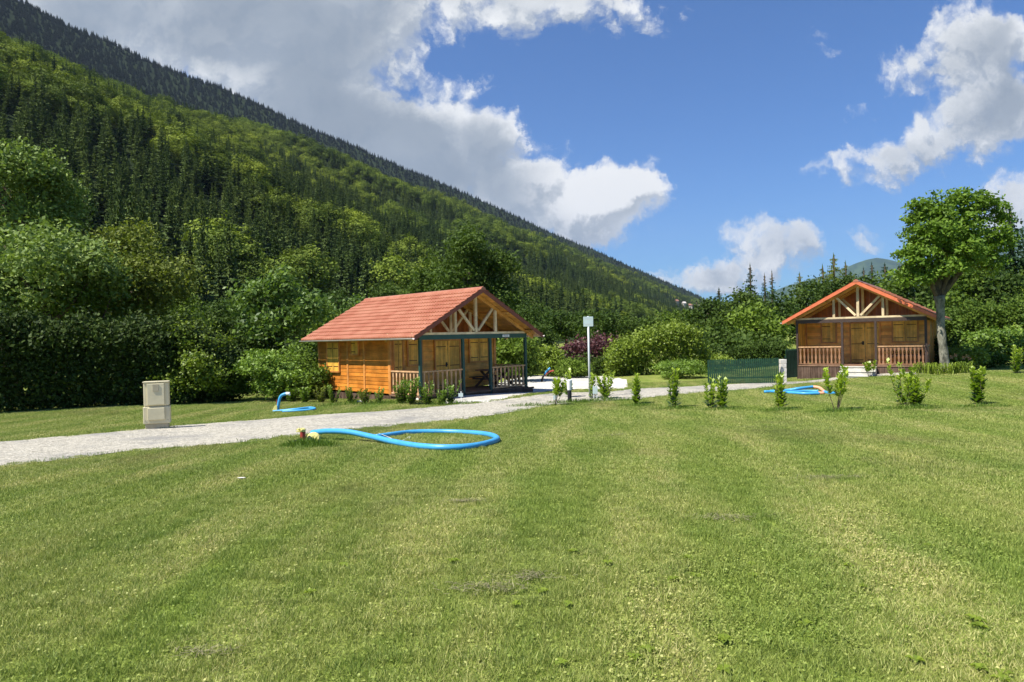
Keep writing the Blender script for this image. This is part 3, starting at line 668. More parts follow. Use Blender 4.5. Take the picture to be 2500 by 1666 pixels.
def cabin(root, paint, vergem, first):
    m = M[paint]
    # side and back walls
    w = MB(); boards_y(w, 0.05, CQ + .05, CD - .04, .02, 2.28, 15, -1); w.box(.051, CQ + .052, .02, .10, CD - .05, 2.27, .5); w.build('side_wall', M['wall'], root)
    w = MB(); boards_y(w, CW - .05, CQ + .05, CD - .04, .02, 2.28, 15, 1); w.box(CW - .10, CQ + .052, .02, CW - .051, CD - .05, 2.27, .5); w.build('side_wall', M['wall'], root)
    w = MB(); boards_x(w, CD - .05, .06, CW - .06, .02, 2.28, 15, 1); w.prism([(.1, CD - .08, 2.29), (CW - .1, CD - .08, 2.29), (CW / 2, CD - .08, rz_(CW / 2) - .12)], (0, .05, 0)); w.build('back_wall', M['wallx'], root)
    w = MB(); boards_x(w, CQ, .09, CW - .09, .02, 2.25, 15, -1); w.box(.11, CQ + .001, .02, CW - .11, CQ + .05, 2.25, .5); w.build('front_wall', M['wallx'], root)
    gb = MB(); nb = 40
    for i in range(nb):
        a = .05 + (CW - .1) * i / nb; b = .05 + (CW - .1) * (i + 1) / nb - .005; mid = (a + b) / 2; dv = .008 * (i % 2)
        za, zb = rz_(a, .13), rz_(b, .13)
        gb.add([(a, CQ - .03 - dv, 2.255), (b, CQ - .03 - dv, 2.255), (b, CQ - .03 - dv, max(2.26, zb)), (a, CQ - .03 - dv, max(2.26, za)), (a, CQ + .03, 2.255), (b, CQ + .03, 2.255), (b, CQ + .03, max(2.26, zb)), (a, CQ + .03, max(2.26, za))],
               [(0, 1, 2, 3), (7, 6, 5, 4), (0, 3, 7, 4), (1, 5, 6, 2), (3, 2, 6, 7), (0, 4, 5, 1)], R.random() * .6 + .2)
    gb.build('gable_wall', M['gable'], root)
    for v in (CQ + .04, 3.55, 4.75, CD - .06):
        for s in (0, 1):
            b = MB(); u0 = .005 if s == 0 else CW - .055; 
            b.box(u0, v - .055, .0, u0 + .05, v + .055, 2.29); b.build('batten', M['trim'], root)
    for u in (.07, CW - .07):
        b = MB(); b.box(u - .06, CQ - .055, 0, u + .06, CQ - .001, 2.25); b.build('batten', M['trim'], root)
    # openings
    shutter(root, 'y', 5.80, .86, 1.15, .80, 2, -1, .022)
    shutter(root, 'y', 4.15, .46, .52, 1.50, 1, -1, .022, hang=1)
    if first: shutter(root, 'x', .36, .36, 1.34, .78, 2, -1, CQ - .03)
    shutter(root, 'x', 1.14, .62, .96, 1.06, 1, -1, CQ - .03, hang=-1)
    dr = shutter(root, 'x', 2.74, 1.22, 1.88, .05, 2, -1, CQ - .03, 'door')
    h = MB(); h.tube([(2.66, CQ - .11, 1.0), (2.66, CQ - .15, 1.0), (2.56, CQ - .15, 1.0)], .018, 6); h.box(2.62, CQ - .095, .90, 2.70, CQ - .086, 1.08); h.build('handle', M['black'], dr)
    shutter(root, 'x', 4.42, .98, .96, 1.06, 2, -1, CQ - .03)
    # floor, skirt
    fl = MB()
    for i in range(11): fl.box(-.04, -.03 + i * .17, -.055, CW + .04, .13 + i * .17, 0)
    fl.build('porch_floor', M['deck'], root)
    sk = MB(); n = 52
    for i in range(n):
        a = CW * i / n
        if first and .0 < a and CA + .05 < a < CB - .1: continue
        sk.box(a, .0, -.95, a + CW / n - .008, .03, -.058)
    for i in range(64):
        a = .04 + (CD - .1) * i / 64; hgt = -.95
        sk.box(.02, a, hgt, .045, a + CD / 64 - .012, -.06); sk.box(CW - .045, a, hgt, CW - .02, a + CD / 64 - .012, -.06)
    sk.box(.06, .06, -.9, CW - .06, CD - .06, -.062); sk.build('skirting', M['skirt'], root)
    if first:
        b = MB(); b.box(CB, -.10, -.10, CW + .30, -.032, -.03); b.box(CB + .02, -.08, -.42, CW + .26, -.035, -.11); b.build('base_beam', M['skirt'], root)
    # posts and beam
    for u in (.05, CA, CB, CW - .05):
        p = MB(); p.box(u - .05, -.03, -.70 if first else -.05, u + .05, .07, 1.99); o = p.build('porch_post', m, root, bevel=.006)
    b = MB(); b.box(0, -.032, 1.992, CW, .072, 2.16); b.build('porch_beam', m, root, bevel=.006)
    for s in (0, 1):
        b = MB(); u0 = -.0 if s == 0 else CW - .1; b.box(u0, .075, 1.995, u0 + .1, CQ - .06, 2.14); b.build('side_beam', m, root)
    # trusses
    def truss(v, tt, full=True):
        t = MB(); t.box(-.30, v - tt / 2, 2.163, CW + .30, v + tt / 2, 2.245); o = t.build('tie_beam', M['palex'], root)
        c = CW / 2; y0, y1 = v - tt / 2 + .004, v + tt / 2 - .004
        k = MB(); k.box(c - .055, y0, 2.247, c + .055, y1, rz_(c, .17)); k.build('king_post', M['pale'], root)
        for s in (-1, 1):
            u = c + s * 1.02; k = MB(); k.box(u - .05, y0, 2.247, u + .05, y1, rz_(u + s * .05, .17)); k.build('strut', M['pale'], root)
            k = MB(); k.beam((c + s * .10, v, 2.30), (c + s * .88, v, rz_(c + s * .88, .21)), tt - .02, .095, (0, 1, 0)); k.build('brace', M['pale'], root)
            k = MB(); k.beam((c + s * .03, v, rz_(c, .155)), (c + s * (CW / 2 + CO - .12), v, rz_(c + s * (CW / 2 + CO - .12), .145)), tt, .12, (0, 1, 0)); k.build('rafter', M['soffit'], root)
    truss(.02, .09); truss(CQ - .34, .08)
    # roof
    for side in (1, -1): roof_sheet(side).build('roof', M['roof'], root, smooth=False)
    sf = MB(); run = CW / 2 + CO - .02
    for s in (-1, 1):
        nbd = 26
        for i in range(nbd):
            f0 = i / nbd; f1 = (i + 1) / nbd - .004; ua, ub = CW / 2 + s * run * f0, CW / 2 + s * run * f1
            sf.add([(ua, -CP + .02, rz_(ua, .035)), (ub, -CP + .02, rz_(ub, .035)), (ub, CL - .02, rz_(ub, .035)), (ua, CL - .02, rz_(ua, .035)), (ua, -CP + .02, rz_(ua, .06)), (ub, -CP + .02, rz_(ub, .06)), (ub, CL - .02, rz_(ub, .06)), (ua, CL - .02, rz_(ua, .06))],
                   [(0, 1, 2, 3), (7, 6, 5, 4), (0, 4, 5, 1), (1, 5, 6, 2), (2, 6, 7, 3), (3, 7, 4, 0)])
    sf.build('soffit', M['soffit'], root)
    for u in (.05, 1.35, CW / 2 - .0, CW - 1.35, CW - .05):
        b = MB(); z = rz_(u, .065); b.box(u - .05, -CP + .06, z - .085 - (.03 if u == CW / 2 - .0 else 0), u + .05, CL - .06, z - .02); b.build('purlin', M['soffit'], root)
    for yv in (-CP - .02, CL):
        for s in (-1, 1):
            b = MB(); c = CW / 2; ue = c + s * (CW / 2 + CO + .01); ht = .15
            b.prism([(c, yv, rz_(c, -.055)), (ue, yv, rz_(ue, -.055)), (ue, yv, rz_(ue, -.055) - ht), (c, yv, rz_(c, -.055) - ht - .02)], (0, .022, 0)); b.build('verge_board', M[vergem], root)
    rc = MB(); prof_ = [(-.13, -.05), (-.09, .03), (0, .075), (.09, .03), (.13, -.05)]; vs = []
    for v in (-CP - .03, CL + .03):
        for a, b_ in prof_: vs.append((CW / 2 + a, v, CHR + .03 + b_))
    rc.add(vs, [(i, i + 1, i + 6, i + 5) for i in range(4)] + [(0, 4, 3, 2, 1), (5, 6, 7, 8, 9), (0, 5, 9, 4)], .5); rc.build('ridge_cap', M['roof'], root)
    for s in (-1, 1):
        ue = CW / 2 + s * (CW / 2 + CO + .055); gu = MB(); pts = []
        vs = []; k = 8
        for v in (-CP - .03, CL + .03):
            for i in range(k + 1):
                a = pi * i / k; vs.append((ue - cos(a) * .055, v, CHE + .0 - sin(a) * .055)); 
            for i in range(k, -1, -1):
                a = pi * i / k; vs.append((ue - cos(a) * .049, v, CHE + .0 - sin(a) * .049))
        w_ = 2 * (k + 1); gu.add(vs, [(i, (i + 1) % w_, w_ + (i + 1) % w_, w_ + i) for i in range(w_)] + [tuple(range(w_))[::-1], tuple(range(w_, 2 * w_))], .5); gu.build('gutter', M['gutter'], root)
    # railings
    if first:
        railing(root, (.10, .02, 0), (CA - .05, .02, 0), 9); railing(root, (CB + .05, .02, 0), (CW - .1, .02, 0), 9)
    else:
        railing(root, (.10, .02, 0), (CA - .05, .02, 0), 11, rm='rail2'); railing(root, (CB + .05, .02, 0), (CW - .1, .02, 0), 12, rm='rail2')
    if first: railing(root, (.05, .08, 0), (.05, CQ - .06, 0), 8)
    else:
        b = MB()
        for i in range(11): b.box(.02, .10 + i * .155, .0, .05, .10 + (i + 1) * .155 - .004, 1.99)
        b.build('porch_screen', M['door'], root)
    railing(root, (CW - .05, .08, 0), (CW - .05, CQ - .06, 0), 8)
C1 = empty('wooden_cabin', (-3.2672, 23.9642, -2.0294 + EYE), .783)
tag(C1, 'orange timber cabin with dark green porch posts, its long red roof slope in view', 'cabin', 'timber holiday cabins'); cabin(C1, 'green', 'verge', True)
C2 = empty('wooden_cabin', (13.726, 32.9682, -1.6839 + EYE), -.6144)
tag(C2, 'brown posted timber cabin seen from its front gable, beside the tall round tree', 'cabin', 'timber holiday cabins'); cabin(C2, 'brown', 'verge2', False)
pl = MB(); pl.box(4.05, -.046, 2.03, 4.42, -.034, 2.12); np_ = pl.build('name_plate', M['white'], C1)
tx = bpy.data.curves.new('lettering', 'FONT'); tx.body = 'Simone'; tx.size = .085; tx.extrude = .001; tx.align_x = 'CENTER'; tx.align_y = 'CENTER'
to = bpy.data.objects.new('text', tx); COL.objects.link(to); bpy.context.view_layer.update(); tm = bpy.data.meshes.new_from_object(to.evaluated_get(bpy.context.evaluated_depsgraph_get())); bpy.data.objects.remove(to)
tm.materials.clear(); tm.materials.append(M['iron']); to = bpy.data.objects.new('lettering', tm); COL.objects.link(to); to.parent = np_; to.location = (4.235, -.0475, 2.075); to.rotation_euler = (pi / 2, 0, 0)
def local(rt, u, v, z): 
    a = rt.rotation_euler.z; return Vector((rt.location.x + u * cos(a) - v * sin(a), rt.location.y + u * sin(a) + v * cos(a), rt.location.z + z))
# steps of the second cabin
st = empty('concrete_steps', local(C2, 2.72, -.05, -.62), C2.rotation_euler.z); tag(st, 'pale concrete steps up to the double door of the brown posted cabin', 'steps')
for i, (d0, zt) in enumerate(((-.34, .58), (-.62, .38), (-.90, .19))):
    mb = MB(); mb.box(-.72, d0, -.3, .72, 0.0 - (.001 * i) if i == 0 else (-.345, -.625)[i - 1], zt - .04); 
    mb.box(-.74, d0 - .03, zt - .037, .74, 0.0 if i == 0 else (-.345, -.625)[i - 1] + .0, zt); mb.build('step', M['concrete'], st, bevel=.008)
# picnic tables on the porches
def picnic(loc, rz, label):
    r = empty('picnic_table', loc, rz); tag(r, label, 'table', 'picnic tables on the porches'); dk = M['skirt']
    mb = MB()
    for i in range(5): mb.box(-.72, -.34 + i * .137, .70, .72, -.34 + i * .137 + .13, .735)
    mb.build('table_top', dk, r)
    for s in (-1, 1):
        mb = MB(); mb.box(-.72, s * .62 - .12, .41, .72, s * .62 + .12, .445); mb.build('bench', dk, r)
        mb = MB(); mb.beam((s * .5, -.30, .70), (s * .5, .62, 0), .04, .09, (1, 0, 0)); mb.beam((s * .5 + .042, .30, .70), (s * .5 + .042, -.62, 0), .04, .09, (1, 0, 0)); mb.box(s * .5 - .06, -.70, .33, s * .5 - .02, .70, .40); mb.build('leg', dk, r)
picnic(local(C1, 4.45, .92, 0), .783, 'dark brown picnic table on the porch of the green posted cabin')
picnic(local(C2, 4.55, .92, 0), -.6144, 'dark brown picnic table behind the balusters of the brown posted cabin')
# ---------------------------------------------------------------- utility cabinet
def cabinet():
    base = G(385, 1047); k = base.y / F; ax = -.0
    h = 1666; H = 117 * k; r = empty('utility_cabinet', (base.x, base.y, base.z - .02), radians(20)); tag(r, 'cream plastic electricity cabinet standing on the verge by the gravel road', 'electric box')
    w = .60; d = .26; z1 = H * .135; z2 = H * .485
    def bx(name, m, *a, bev=.01): mb = MB(); mb.box(*a); return mb.build(name, m, r, bevel=bev)
    bx('plinth', M['boxb'], -w / 2 + .02, -d / 2 + .02, -.15, w / 2 - .02, d / 2 - .02, z1)
    bx('lower_housing', M['boxm'], -w / 2 - .02, -d / 2 - .01, z1, w / 2 + .02, d / 2, z2, bev=.014)
    bx('upper_housing', M['boxm'], -w / 2, -d / 2, z2 + .025, w / 2, d / 2, H - .02, bev=.014)
    bx('seam', M['boxb'], -w / 2 + .02, -d / 2 + .02, z2 - .01, w / 2 - .02, d / 2 - .02, z2 + .03)
    bx('lid', M['boxm'], -w / 2 - .012, -d / 2 - .035, H - .018, w / 2 + .012, d / 2 + .01, H + .012, bev=.006)
    u = bx('door', M['boxm'], -w / 2 + .09, -d / 2 - .045, z2 + .05, w / 2 - .10, -d / 2 - .002, H - .045, bev=.01)
    l = bx('door', M['boxm'], -w / 2 + .09, -d / 2 - .055, z1 + .10, w / 2 - .10, -d / 2 - .012, z2 - .03, bev=.01)
    mb = MB(); mb.box(-.075, -d / 2 - .06, H - .25, .07, -d / 2 - .047, H - .06); o = mb.build('meter_window', M['boxb'], r, bevel=.004); o.parent = u
    for sx in (-1, 1): mb = MB(); mb.lathe((0, 0, 0), [(.012, -.004), (.012, .004)], 10); s = mb.build('screw', M['boxb'], r); s.parent = l; s.location = (sx * (w / 2 - .03), -d / 2 - .013, z1 + .09); s.rotation_euler = (pi / 2, 0, 0)
cabinet()
# ---------------------------------------------------------------- conduits
def smooth_path(pts, n=10):
    pts = [Vector(p) for p in pts]; out = []
    for i in range(len(pts) - 1):
        p0 = pts[max(0, i - 1)]; p1 = pts[i]; p2 = pts[i + 1]; p3 = pts[min(len(pts) - 1, i + 2)]
        for k in range(n):
            t = k / n; out.append(.5 * ((2 * p1) + (-p0 + p2) * t + (2 * p0 - 5 * p1 + 4 * p2 - p3) * t * t + (-p0 + 3 * p1 - 3 * p2 + p3) * t ** 3))
    return out + [pts[-1]]
def ribbed(mb, path, r, rib=.006, step=.022, n=14, tint=.5):
    # resample and give the pipe fine ribs
    d = [0]
    for i in range(1, len(path)): d.append(d[-1] + (path[i] - path[i - 1]).length)
    m = int(d[-1] / step); pts = []; rs = []; j = 1
    for k in range(m + 1):
        s = d[-1] * k / m
        while j < len(path) - 1 and d[j] < s: j += 1
        f = (s - d[j - 1]) / max(1e-6, d[j] - d[j - 1]); pts.append(path[j - 1].lerp(path[j], f)); rs.append(r + (rib if k % 2 else 0))
    mb.tube(pts, rs, n, tint)
def gp(px, py, h=0):                  # a point h above the ground, seen at that pixel
    v = G(px, py, h); return Vector((v.x, v.y, gz(v.x, v.y) + h))
rr_ = .047
r = empty('blue_conduit', G(980, 1098)); tag(r, 'thick blue plastic conduit looped in one big coil on the front lawn', 'pipe', 'blue conduits left on the grass')
inv = -r.location
def loc(pts): return [p + inv for p in pts]
path = smooth_path([gp(762, 1057, .12), gp(800, 1053, .17), gp(850, 1055, .17), gp(905, 1066, .11), gp(960, 1079, .06), gp(1020, 1089, .05), gp(1085, 1093, .05), gp(1150, 1090, .05), gp(1195, 1081, .05), gp(1214, 1071, .06), gp(1190, 1061, .05), gp(1135, 1056, .04), gp(1070, 1054, .04), gp(1000, 1056, .04), gp(945, 1063, .04), gp(918, 1067, .04)], 12)
mb = MB(); ribbed(mb, loc(path), rr_, .003, .012, 18); mb.build('pipe', M['blue'], r, smooth=True)
e0 = path[0]; mb = MB(); mb.tube(loc([e0 + Vector((.02, 0, .0)), e0 + Vector((-.12, -.03, -.09)), gp(716, 1080, .02)]), .022, 8); mb.build('cable_end', M['black'], r, smooth=True)
mb = MB(); mb.tube(loc(smooth_path([gp(925, 1058, .05), gp(950, 1068, .1), gp(975, 1078, .03), gp(1000, 1066, .02), gp(998, 1073, .02)], 8)), .004, 5); mb.build('string', M['white'], r, smooth=True)
b0 = G(740, 1085)
r = empty('standpipe', b0); tag(r, 'short dark red pipe with pale yellow top sticking up beside the blue coil', 'pipe')
mb = MB(); mb.lathe((0, 0, -.05), [(.048, 0), (.048, .28), (.042, .28)], 16); mb.build('pipe', M['redp'], r, smooth=False)
mb = MB(); 
for i in range(9): mb.beam((R.uniform(-.03, .03), R.uniform(-.03, .03), .22), (-.05 + R.uniform(-.06, .06), R.uniform(-.06, .0), .25 + R.uniform(-.03, .05)), .05, .015)
mb.lathe((0, 0, .225), [(.05, 0), (.052, .04), (.03, .06)], 12); mb.build('cap', M['yellow'], r)
c0 = G(766, 1082)
mb = MB(); mb.lathe((0, 0, 0), [(.02, -.03), (.10, -.03), (.115, -.01), (.115, .01), (.09, .035), (.02, .042)], 22)
o = mb.build('pipe_plug', M['yellow'], smooth=False); o.location = c0 + Vector((0, 0, .085)); o.rotation_euler = (radians(62), radians(8), radians(15)); tag(o, 'round pale yellow plug lying beside the dark red standpipe', 'plug')
# second conduit by the first cabin
r = empty('blue_conduit', G(690, 1003)); tag(r, 'blue conduit rising from the lawn left of the green posted cabin', 'pipe', 'blue conduits left on the grass'); inv = -r.location
path = smooth_path([gp(667, 1005, .0), gp(720, 1000, .05), gp(756, 996, .05), gp(768, 999, .04), gp(730, 1003, .03), gp(690, 1005, .03)], 10); mb = MB(); ribbed(mb, loc(path), .04, .003, .03, 10); mb.build('pipe', M['blue'], r, smooth=True)
p = gp(678, 1003, 0); mb = MB(); ribbed(mb, loc(smooth_path([p, p + Vector((.04, 0, .25)), p + Vector((.12, 0, .48)), p + Vector((.3, 0, .56))], 8)), .05, .003, .03, 10); mb.build('riser', M['blue'], r, smooth=True)
mb = MB(); q = p + Vector((.3, 0, .56)); mb.tube(loc([q, q + Vector((.1, -.03, .0)), q + Vector((.13, -.03, -.06))]), [.052, .055, .03], 8); mb.build('taped_end', M['white'], r, smooth=True)
mb = MB(); mb.tube(loc([p + Vector((-.03, .1, 0)), p + Vector((-.05, .08, .36))]), .022, 8); mb.build('post', M['redp'], r)
mb = MB(); mb.prism(loc([p + Vector((-.18, -.06, 0)), p + Vector((0, -.06, 0.0)), p + Vector((.0, -.06, .18)), p + Vector((-.08, -.06, .17))]), (0, .08, 0)); mb.build('marker', M['yellow'], r)
# third conduit on the right
r = empty('blue_conduit', G(1960, 962)); tag(r, 'blue conduit with orange ends bundled flat on the right lawn behind the laurel row', 'pipe', 'blue conduits left on the grass'); inv = -r.location
for pts, mm in (([gp(1866, 957, .05), gp(1900, 957, .05), gp(1960, 961, .06), gp(2000, 961, .06)], 'blue'), ([gp(1880, 956, .05), gp(1925, 953, .08), gp(1950, 949, .14), (gp(1985, 945, .16))], 'blue'), ([gp(1985, 945, .16), gp(2000, 947, .14), gp(2012, 956, .05)], 'orange'), ([gp(1900, 960, .05), gp(1960, 956, .05), gp(1998, 956, .05)], 'blue'), ([gp(1998, 960, .05), gp(2012, 960, .05)], 'orange'), ([gp(2012, 957, .04), gp(2025, 960, .04), gp(2038, 960, .04)], 'blue')):
    mb = MB(); ribbed(mb, loc(smooth_path(pts, 8)), .05, .003, .04, 10); mb.build('pipe', M[mm], r, smooth=True)
# pipes in the yard behind
r = empty('cable_stub', G(1322, 933)); tag(r, 'black, blue and red conduit stubs sticking out of the white gravel yard', 'pipe'); d0 = r.location.y; k = d0 / F
def yy2(dx, dz): return Vector((dx * k, 0, dz * k))
for pts, mm, rd in (([yy2(0, -3), yy2(3, 10), yy2(8, 18)], 'black', .05), ([yy2(8, 18), yy2(14, 27), yy2(22, 34)], 'blue', .045), ([yy2(9, 16), yy2(18, 24), yy2(31, 27)], 'redp', .04)):
    mb = MB(); mb.tube(smooth_path(pts, 6), rd, 8); mb.build('pipe', M[mm], r, smooth=True)

# ---------------------------------------------------------------- sign, lamp, markers
b = G(1441, 972); k = b.y / F; r = empty('road_sign', b); tag(r, 'back of a square grey sign plate on a tall grey pole by the road', 'sign')
mb = MB(); Hs = 200 * k; mb.tube([(0, 0, -.3), (0, 0, Hs)], .036, 10); mb.build('pole', M['alu'], r, smooth=True)
mb = MB(); mb.box(-.17, -.075, Hs - .36, .17, -.055, Hs - .02); mb.build('plate', M['plate'], r, bevel=.004)
mb = MB(); mb.box(-.12, -.054, Hs - .30, .12, -.046, Hs - .27); mb.box(-.12, -.054, Hs - .12, .12, -.046, Hs - .09); mb.build('bracket', M['alu'], r)
r.children[1].location = (0, .14, 0); r.children[2].location = (0, .10, 0)
b = G(1391, 983); k = b.y / F; r = empty('lamp_bollard', b); tag(r, 'low black bollard lamp with a white flared head at the lawn edge', 'lamp')
mb = MB(); mb.lathe((0, 0, -.1), [(.066, 0), (.066, .1 + 30 * k)], 20); mb.build('post', M['black'], r, smooth=False)
mb = MB(); mb.lathe((0, 0, 30 * k), [(.066, 0), (.072, .02), (.092, 24 * k), (.09, 25 * k), (.02, 26 * k)], 20); mb.build('lamp_head', M['white'], r, smooth=False)
for (px, py, hh, lab, nm) in ((1358, 986, 25, 'thin grey garden socket stake with a small box at the lawn edge', 'stake'), (1126, 978, 22, 'small white and blue marker stake in the grass before the green posted cabin', 'marker'), (1453, 973, 32, 'short grey twin legged box standing just right of the sign pole', 'box')):
    b = G(px, py); k = b.y / F; r = empty('garden_' + nm, b); tag(r, lab, nm); mb = MB()
    if nm == 'box':
        for dx in (-.05, .06): mb.box(dx - .02, -.02, 0, dx + .02, .02, hh * k)
        mb.build('leg', M['alu'], r); mb = MB(); mb.box(-.075, -.03, hh * k * .35, .085, .03, hh * k * .9); mb.build('housing', M['plate'], r)
    else:
        mb.box(-.015, -.015, -.1, .015, .015, hh * k); mb.build('post', M['alu'] if nm == 'stake' else M['white'], r)
        mb = MB(); s = 1 if nm == 'stake' else -.2; mb.box(-.09, -.03, hh * k * .42, .0 if nm == 'stake' else .07, -.016, hh * k * .82); mb.build('socket_box', M['plate'], r)
# ---------------------------------------------------------------- gate, pier
def pickets(name, a, b, h, label, n, group):
    L0 = (b - a).length; ang = atan2(b.y - a.y, b.x - a.x); r = empty(name, a, ang); tag(r, label, 'gate', group); dz = b.z - a.z
    for i in range(n):
        u = L0 * (i + .5) / n; z0 = dz * u / L0; mb = MB(); w = L0 / n * .41; t = h * R.uniform(.99, 1.01)
        mb.prism([(u - w, -.01, z0 + .03), (u + w, -.01, z0 + .03), (u + w, -.01, z0 + t - .05), (u, -.01, z0 + t), (u - w, -.01, z0 + t - .05)], (0, .02, 0)); mb.build('picket', M['picket'], r)
    for f in (.24, .74):
        mb = MB(); mb.beam((0, .03, h * f), (L0, .03, h * f + dz), .035, .07, (0, 1, 0)); mb.build('rail', M['green'], r)
a = G(1728, 939); b = G(1903, 936); pickets('picket_gate', a, b, 61 * a.y / F, 'long dark green picket gate across the road beside the cabin', 36, 'green picket gates')
pier = P(1911, 921, b.y + .3); r = empty('gate_pier', (pier.x, pier.y, gz(pier.x, pier.y))); tag(r, 'short white stone block pier between the two green gates', 'pier')
mb = MB(); zt = P(1911, 877, pier.y).z - r.location.z; n = 6
for i in range(n): mb.box(-.12 - R.uniform(0, .015), -.14, -.1 + (zt + .1) * i / n, .12 + R.uniform(0, .015), .14, -.1 + (zt + .1) * (i + 1) / n - .012)
mb.box(-.108, -.12, -.1, .108, .12, zt - .013); mb.build('masonry', M['stone'], r, bevel=.01)
a = P(1919, 915, b.y + .6); c = P(1947, 912, b.y + 1.1); a.z = gz(a.x, a.y) + .18; c.z = a.z; pickets('picket_gate', a, c, P(1925, 853, a.y).z - a.z, 'narrow taller green picket gate leaf against the corner of the brown posted cabin', 8, 'green picket gates')

# ---------------------------------------------------------------- trees and shrubs
def plant(name, label, cat, base, crown_q, tints, lm, trunk=None, bark='bark', group=None, rz=0):
    r = empty(name, base, rz); tag(r, label, cat, group)
    quads_obj('crown' if cat == 'tree' else 'foliage', crown_q, tints, lm, r)
    if trunk: trunk.build('trunk' if cat == 'tree' else 'stem', M[bark], r, smooth=True)
    return r
def broad(px, top, wpx, Y, lmk, label, leaf=.16, bot=None, dens=1.0, clr=.45, blobs=None, seed=None, name='broadleaf_tree', cat='tree', group=None, flat=.6, aspect=.55, thin=1.0, trunk=True, up=.5):
    """crown spanning wpx pixels wide at distance Y, its top at 'top' and bottom at 'bot' in the photograph"""
    seed = seed or int(px * 7 + top); rr = random.Random(seed); k = Y / F; tp = P(px, top, Y); x = tp.x; zb = gz(x, Y); H = tp.z - zb; hw = wpx * k / 2
    cb_ = max(.02, (P(px, bot, Y).z - zb)) if bot else H * .18; ch = H - cb_; cz = cb_ + ch * .5
    if blobs is None:
        blobs = [(0, 0, cz, hw * .62, hw * .62, ch * .42)]
        for i in range(14):
            a = rr.uniform(0, 2 * pi); e = rr.uniform(-.8, .95); q = sqrt(1 - e * e); s = rr.uniform(.24, .44)
            blobs.append((cos(a) * q * hw * .72, sin(a) * q * hw * .72, cz + e * ch * .37, hw * s, hw * s, min(ch, 2 * hw) * s * .42))
    area = 4 * pi * (hw * .9) ** 1.2 * (ch / 2) ** .8; n = int(min(1500, max(30, dens * area * thin / (clr * clr) * 1.5))); per = int(min(60, max(10, 2.9 * clr * clr / (leaf * leaf * aspect) * .9)))
    q, t, cc = crown(seed, blobs, n, per, leaf, clr, aspect, .25, up, flat)
    q[:, :, 2] = np.maximum(q[:, :, 2], .02)
    tm = None
    if trunk:
        idx = [rr.randrange(len(cc)) for _ in range(7)]; tm = trunk_mb(cz + ch * .1, max(.05, .035 * H), seed, (0, 0), [cc[i] * np.array([.8, .8, .95]) for i in idx])
    return plant(name, label, cat, (x, Y, zb), q, t, L[lmk], tm, group=group)
def conifer(px, top, wpx, Y, label, lmk='spruce', thin=0, levels=26, per=11, z0=.08, seed=None, name='spruce_tree', group=None, q=.5):
    k = Y / F; tp = P(px, top, Y); zb = gz(tp.x, Y); H = tp.z - zb; Q, T = spruce_q(seed or int(px + top), H, wpx * k / 2, levels, per, 7, q, z0, thin)
    return plant(name, label, 'tree', (tp.x, Y, zb), Q, T, L[lmk], trunk_mb(H * .97, .016 * H, 3), group=group)
# tall round pollarded tree on the right
def pollard():
    Y = 29.2; k = Y / F; base = P(2306, 905, Y); base.z = gz(base.x, Y); X0 = base.x; r = empty('pollarded_tree', base); tag(r, 'tall round headed tree with pale lichen trunk at the corner of the brown posted cabin', 'tree')
    def B(px, py, rx, ry, dy=0): p = P(px, py, Y); return (p.x - X0, dy, p.z - base.z, rx * k, rx * k * .9, ry * k)
    bl = [B(2270, 560, 62, 62, -.2), B(2340, 540, 66, 62, 0), B(2405, 550, 52, 62, .2), B(2240, 630, 52, 45, -.3), B(2320, 620, 58, 50, -.6), B(2400, 610, 52, 40, .3), B(2300, 505, 50, 32, 0), B(2370, 492, 46, 30, 0), B(2425, 505, 24, 26, 0), B(2205, 655, 30, 32, 0), B(2245, 672, 32, 22, -.4), B(2450, 590, 28, 26, 0), B(2235, 520, 28, 26, 0), B(2350, 580, 40, 60, 1.1), B(2290, 600, 40, 60, 1.0), B(2300, 660, 26, 24, -.8), B(2430, 640, 30, 24, .2), B(2215, 690, 20, 14, -.3)]
    q, t, cc = crown(77, bl, 490, 42, .17, .27, .55, .12, .45, .6); quads_obj('crown', q, t, L['pollard'], r)
    rng = random.Random(4); mb = MB(); f = P(2292, 722, Y) - base; pts = []; rs = []
    for i in range(14):
        s = i / 13; pts.append(Vector((f.x * s ** 1.3 + .03 * sin(s * 9), .02 * cos(s * 8), -.25 + (f.z + .25) * s))); rs.append(.18 - .03 * s + (.10 * (1 - s * 4) if s < .25 else 0) + (.06 * (s - .8) / .2 if s > .8 else 0) + .012 * sin(i * 2.1))
    mb.tube(pts, rs, 16); mb.build('trunk', M['palebark'], r, smooth=True)
    for (px, py, dy, w) in ((2225, 640, -.3, .13), (2262, 590, .2, .13), (2300, 560, -.2, .15), (2345, 560, .3, .14), (2395, 590, 0, .14), (2430, 600, .4, .10), (2320, 640, -.6, .09), (2240, 670, -.4, .07)):
        e = P(px, py, Y) - base; e.y = dy; s = Vector(pts[-1]); m_ = s.lerp(e, .5) + Vector((rng.uniform(-.1, .1), rng.uniform(-.1, .1), .1)); mb = MB(); mb.tube(smooth_path([s - Vector((0, 0, .15)), m_, e], 5), [w * (1 - .7 * i / 10) for i in range(11)], 9); mb.build('branch', M['bark'], r, smooth=True)
pollard()
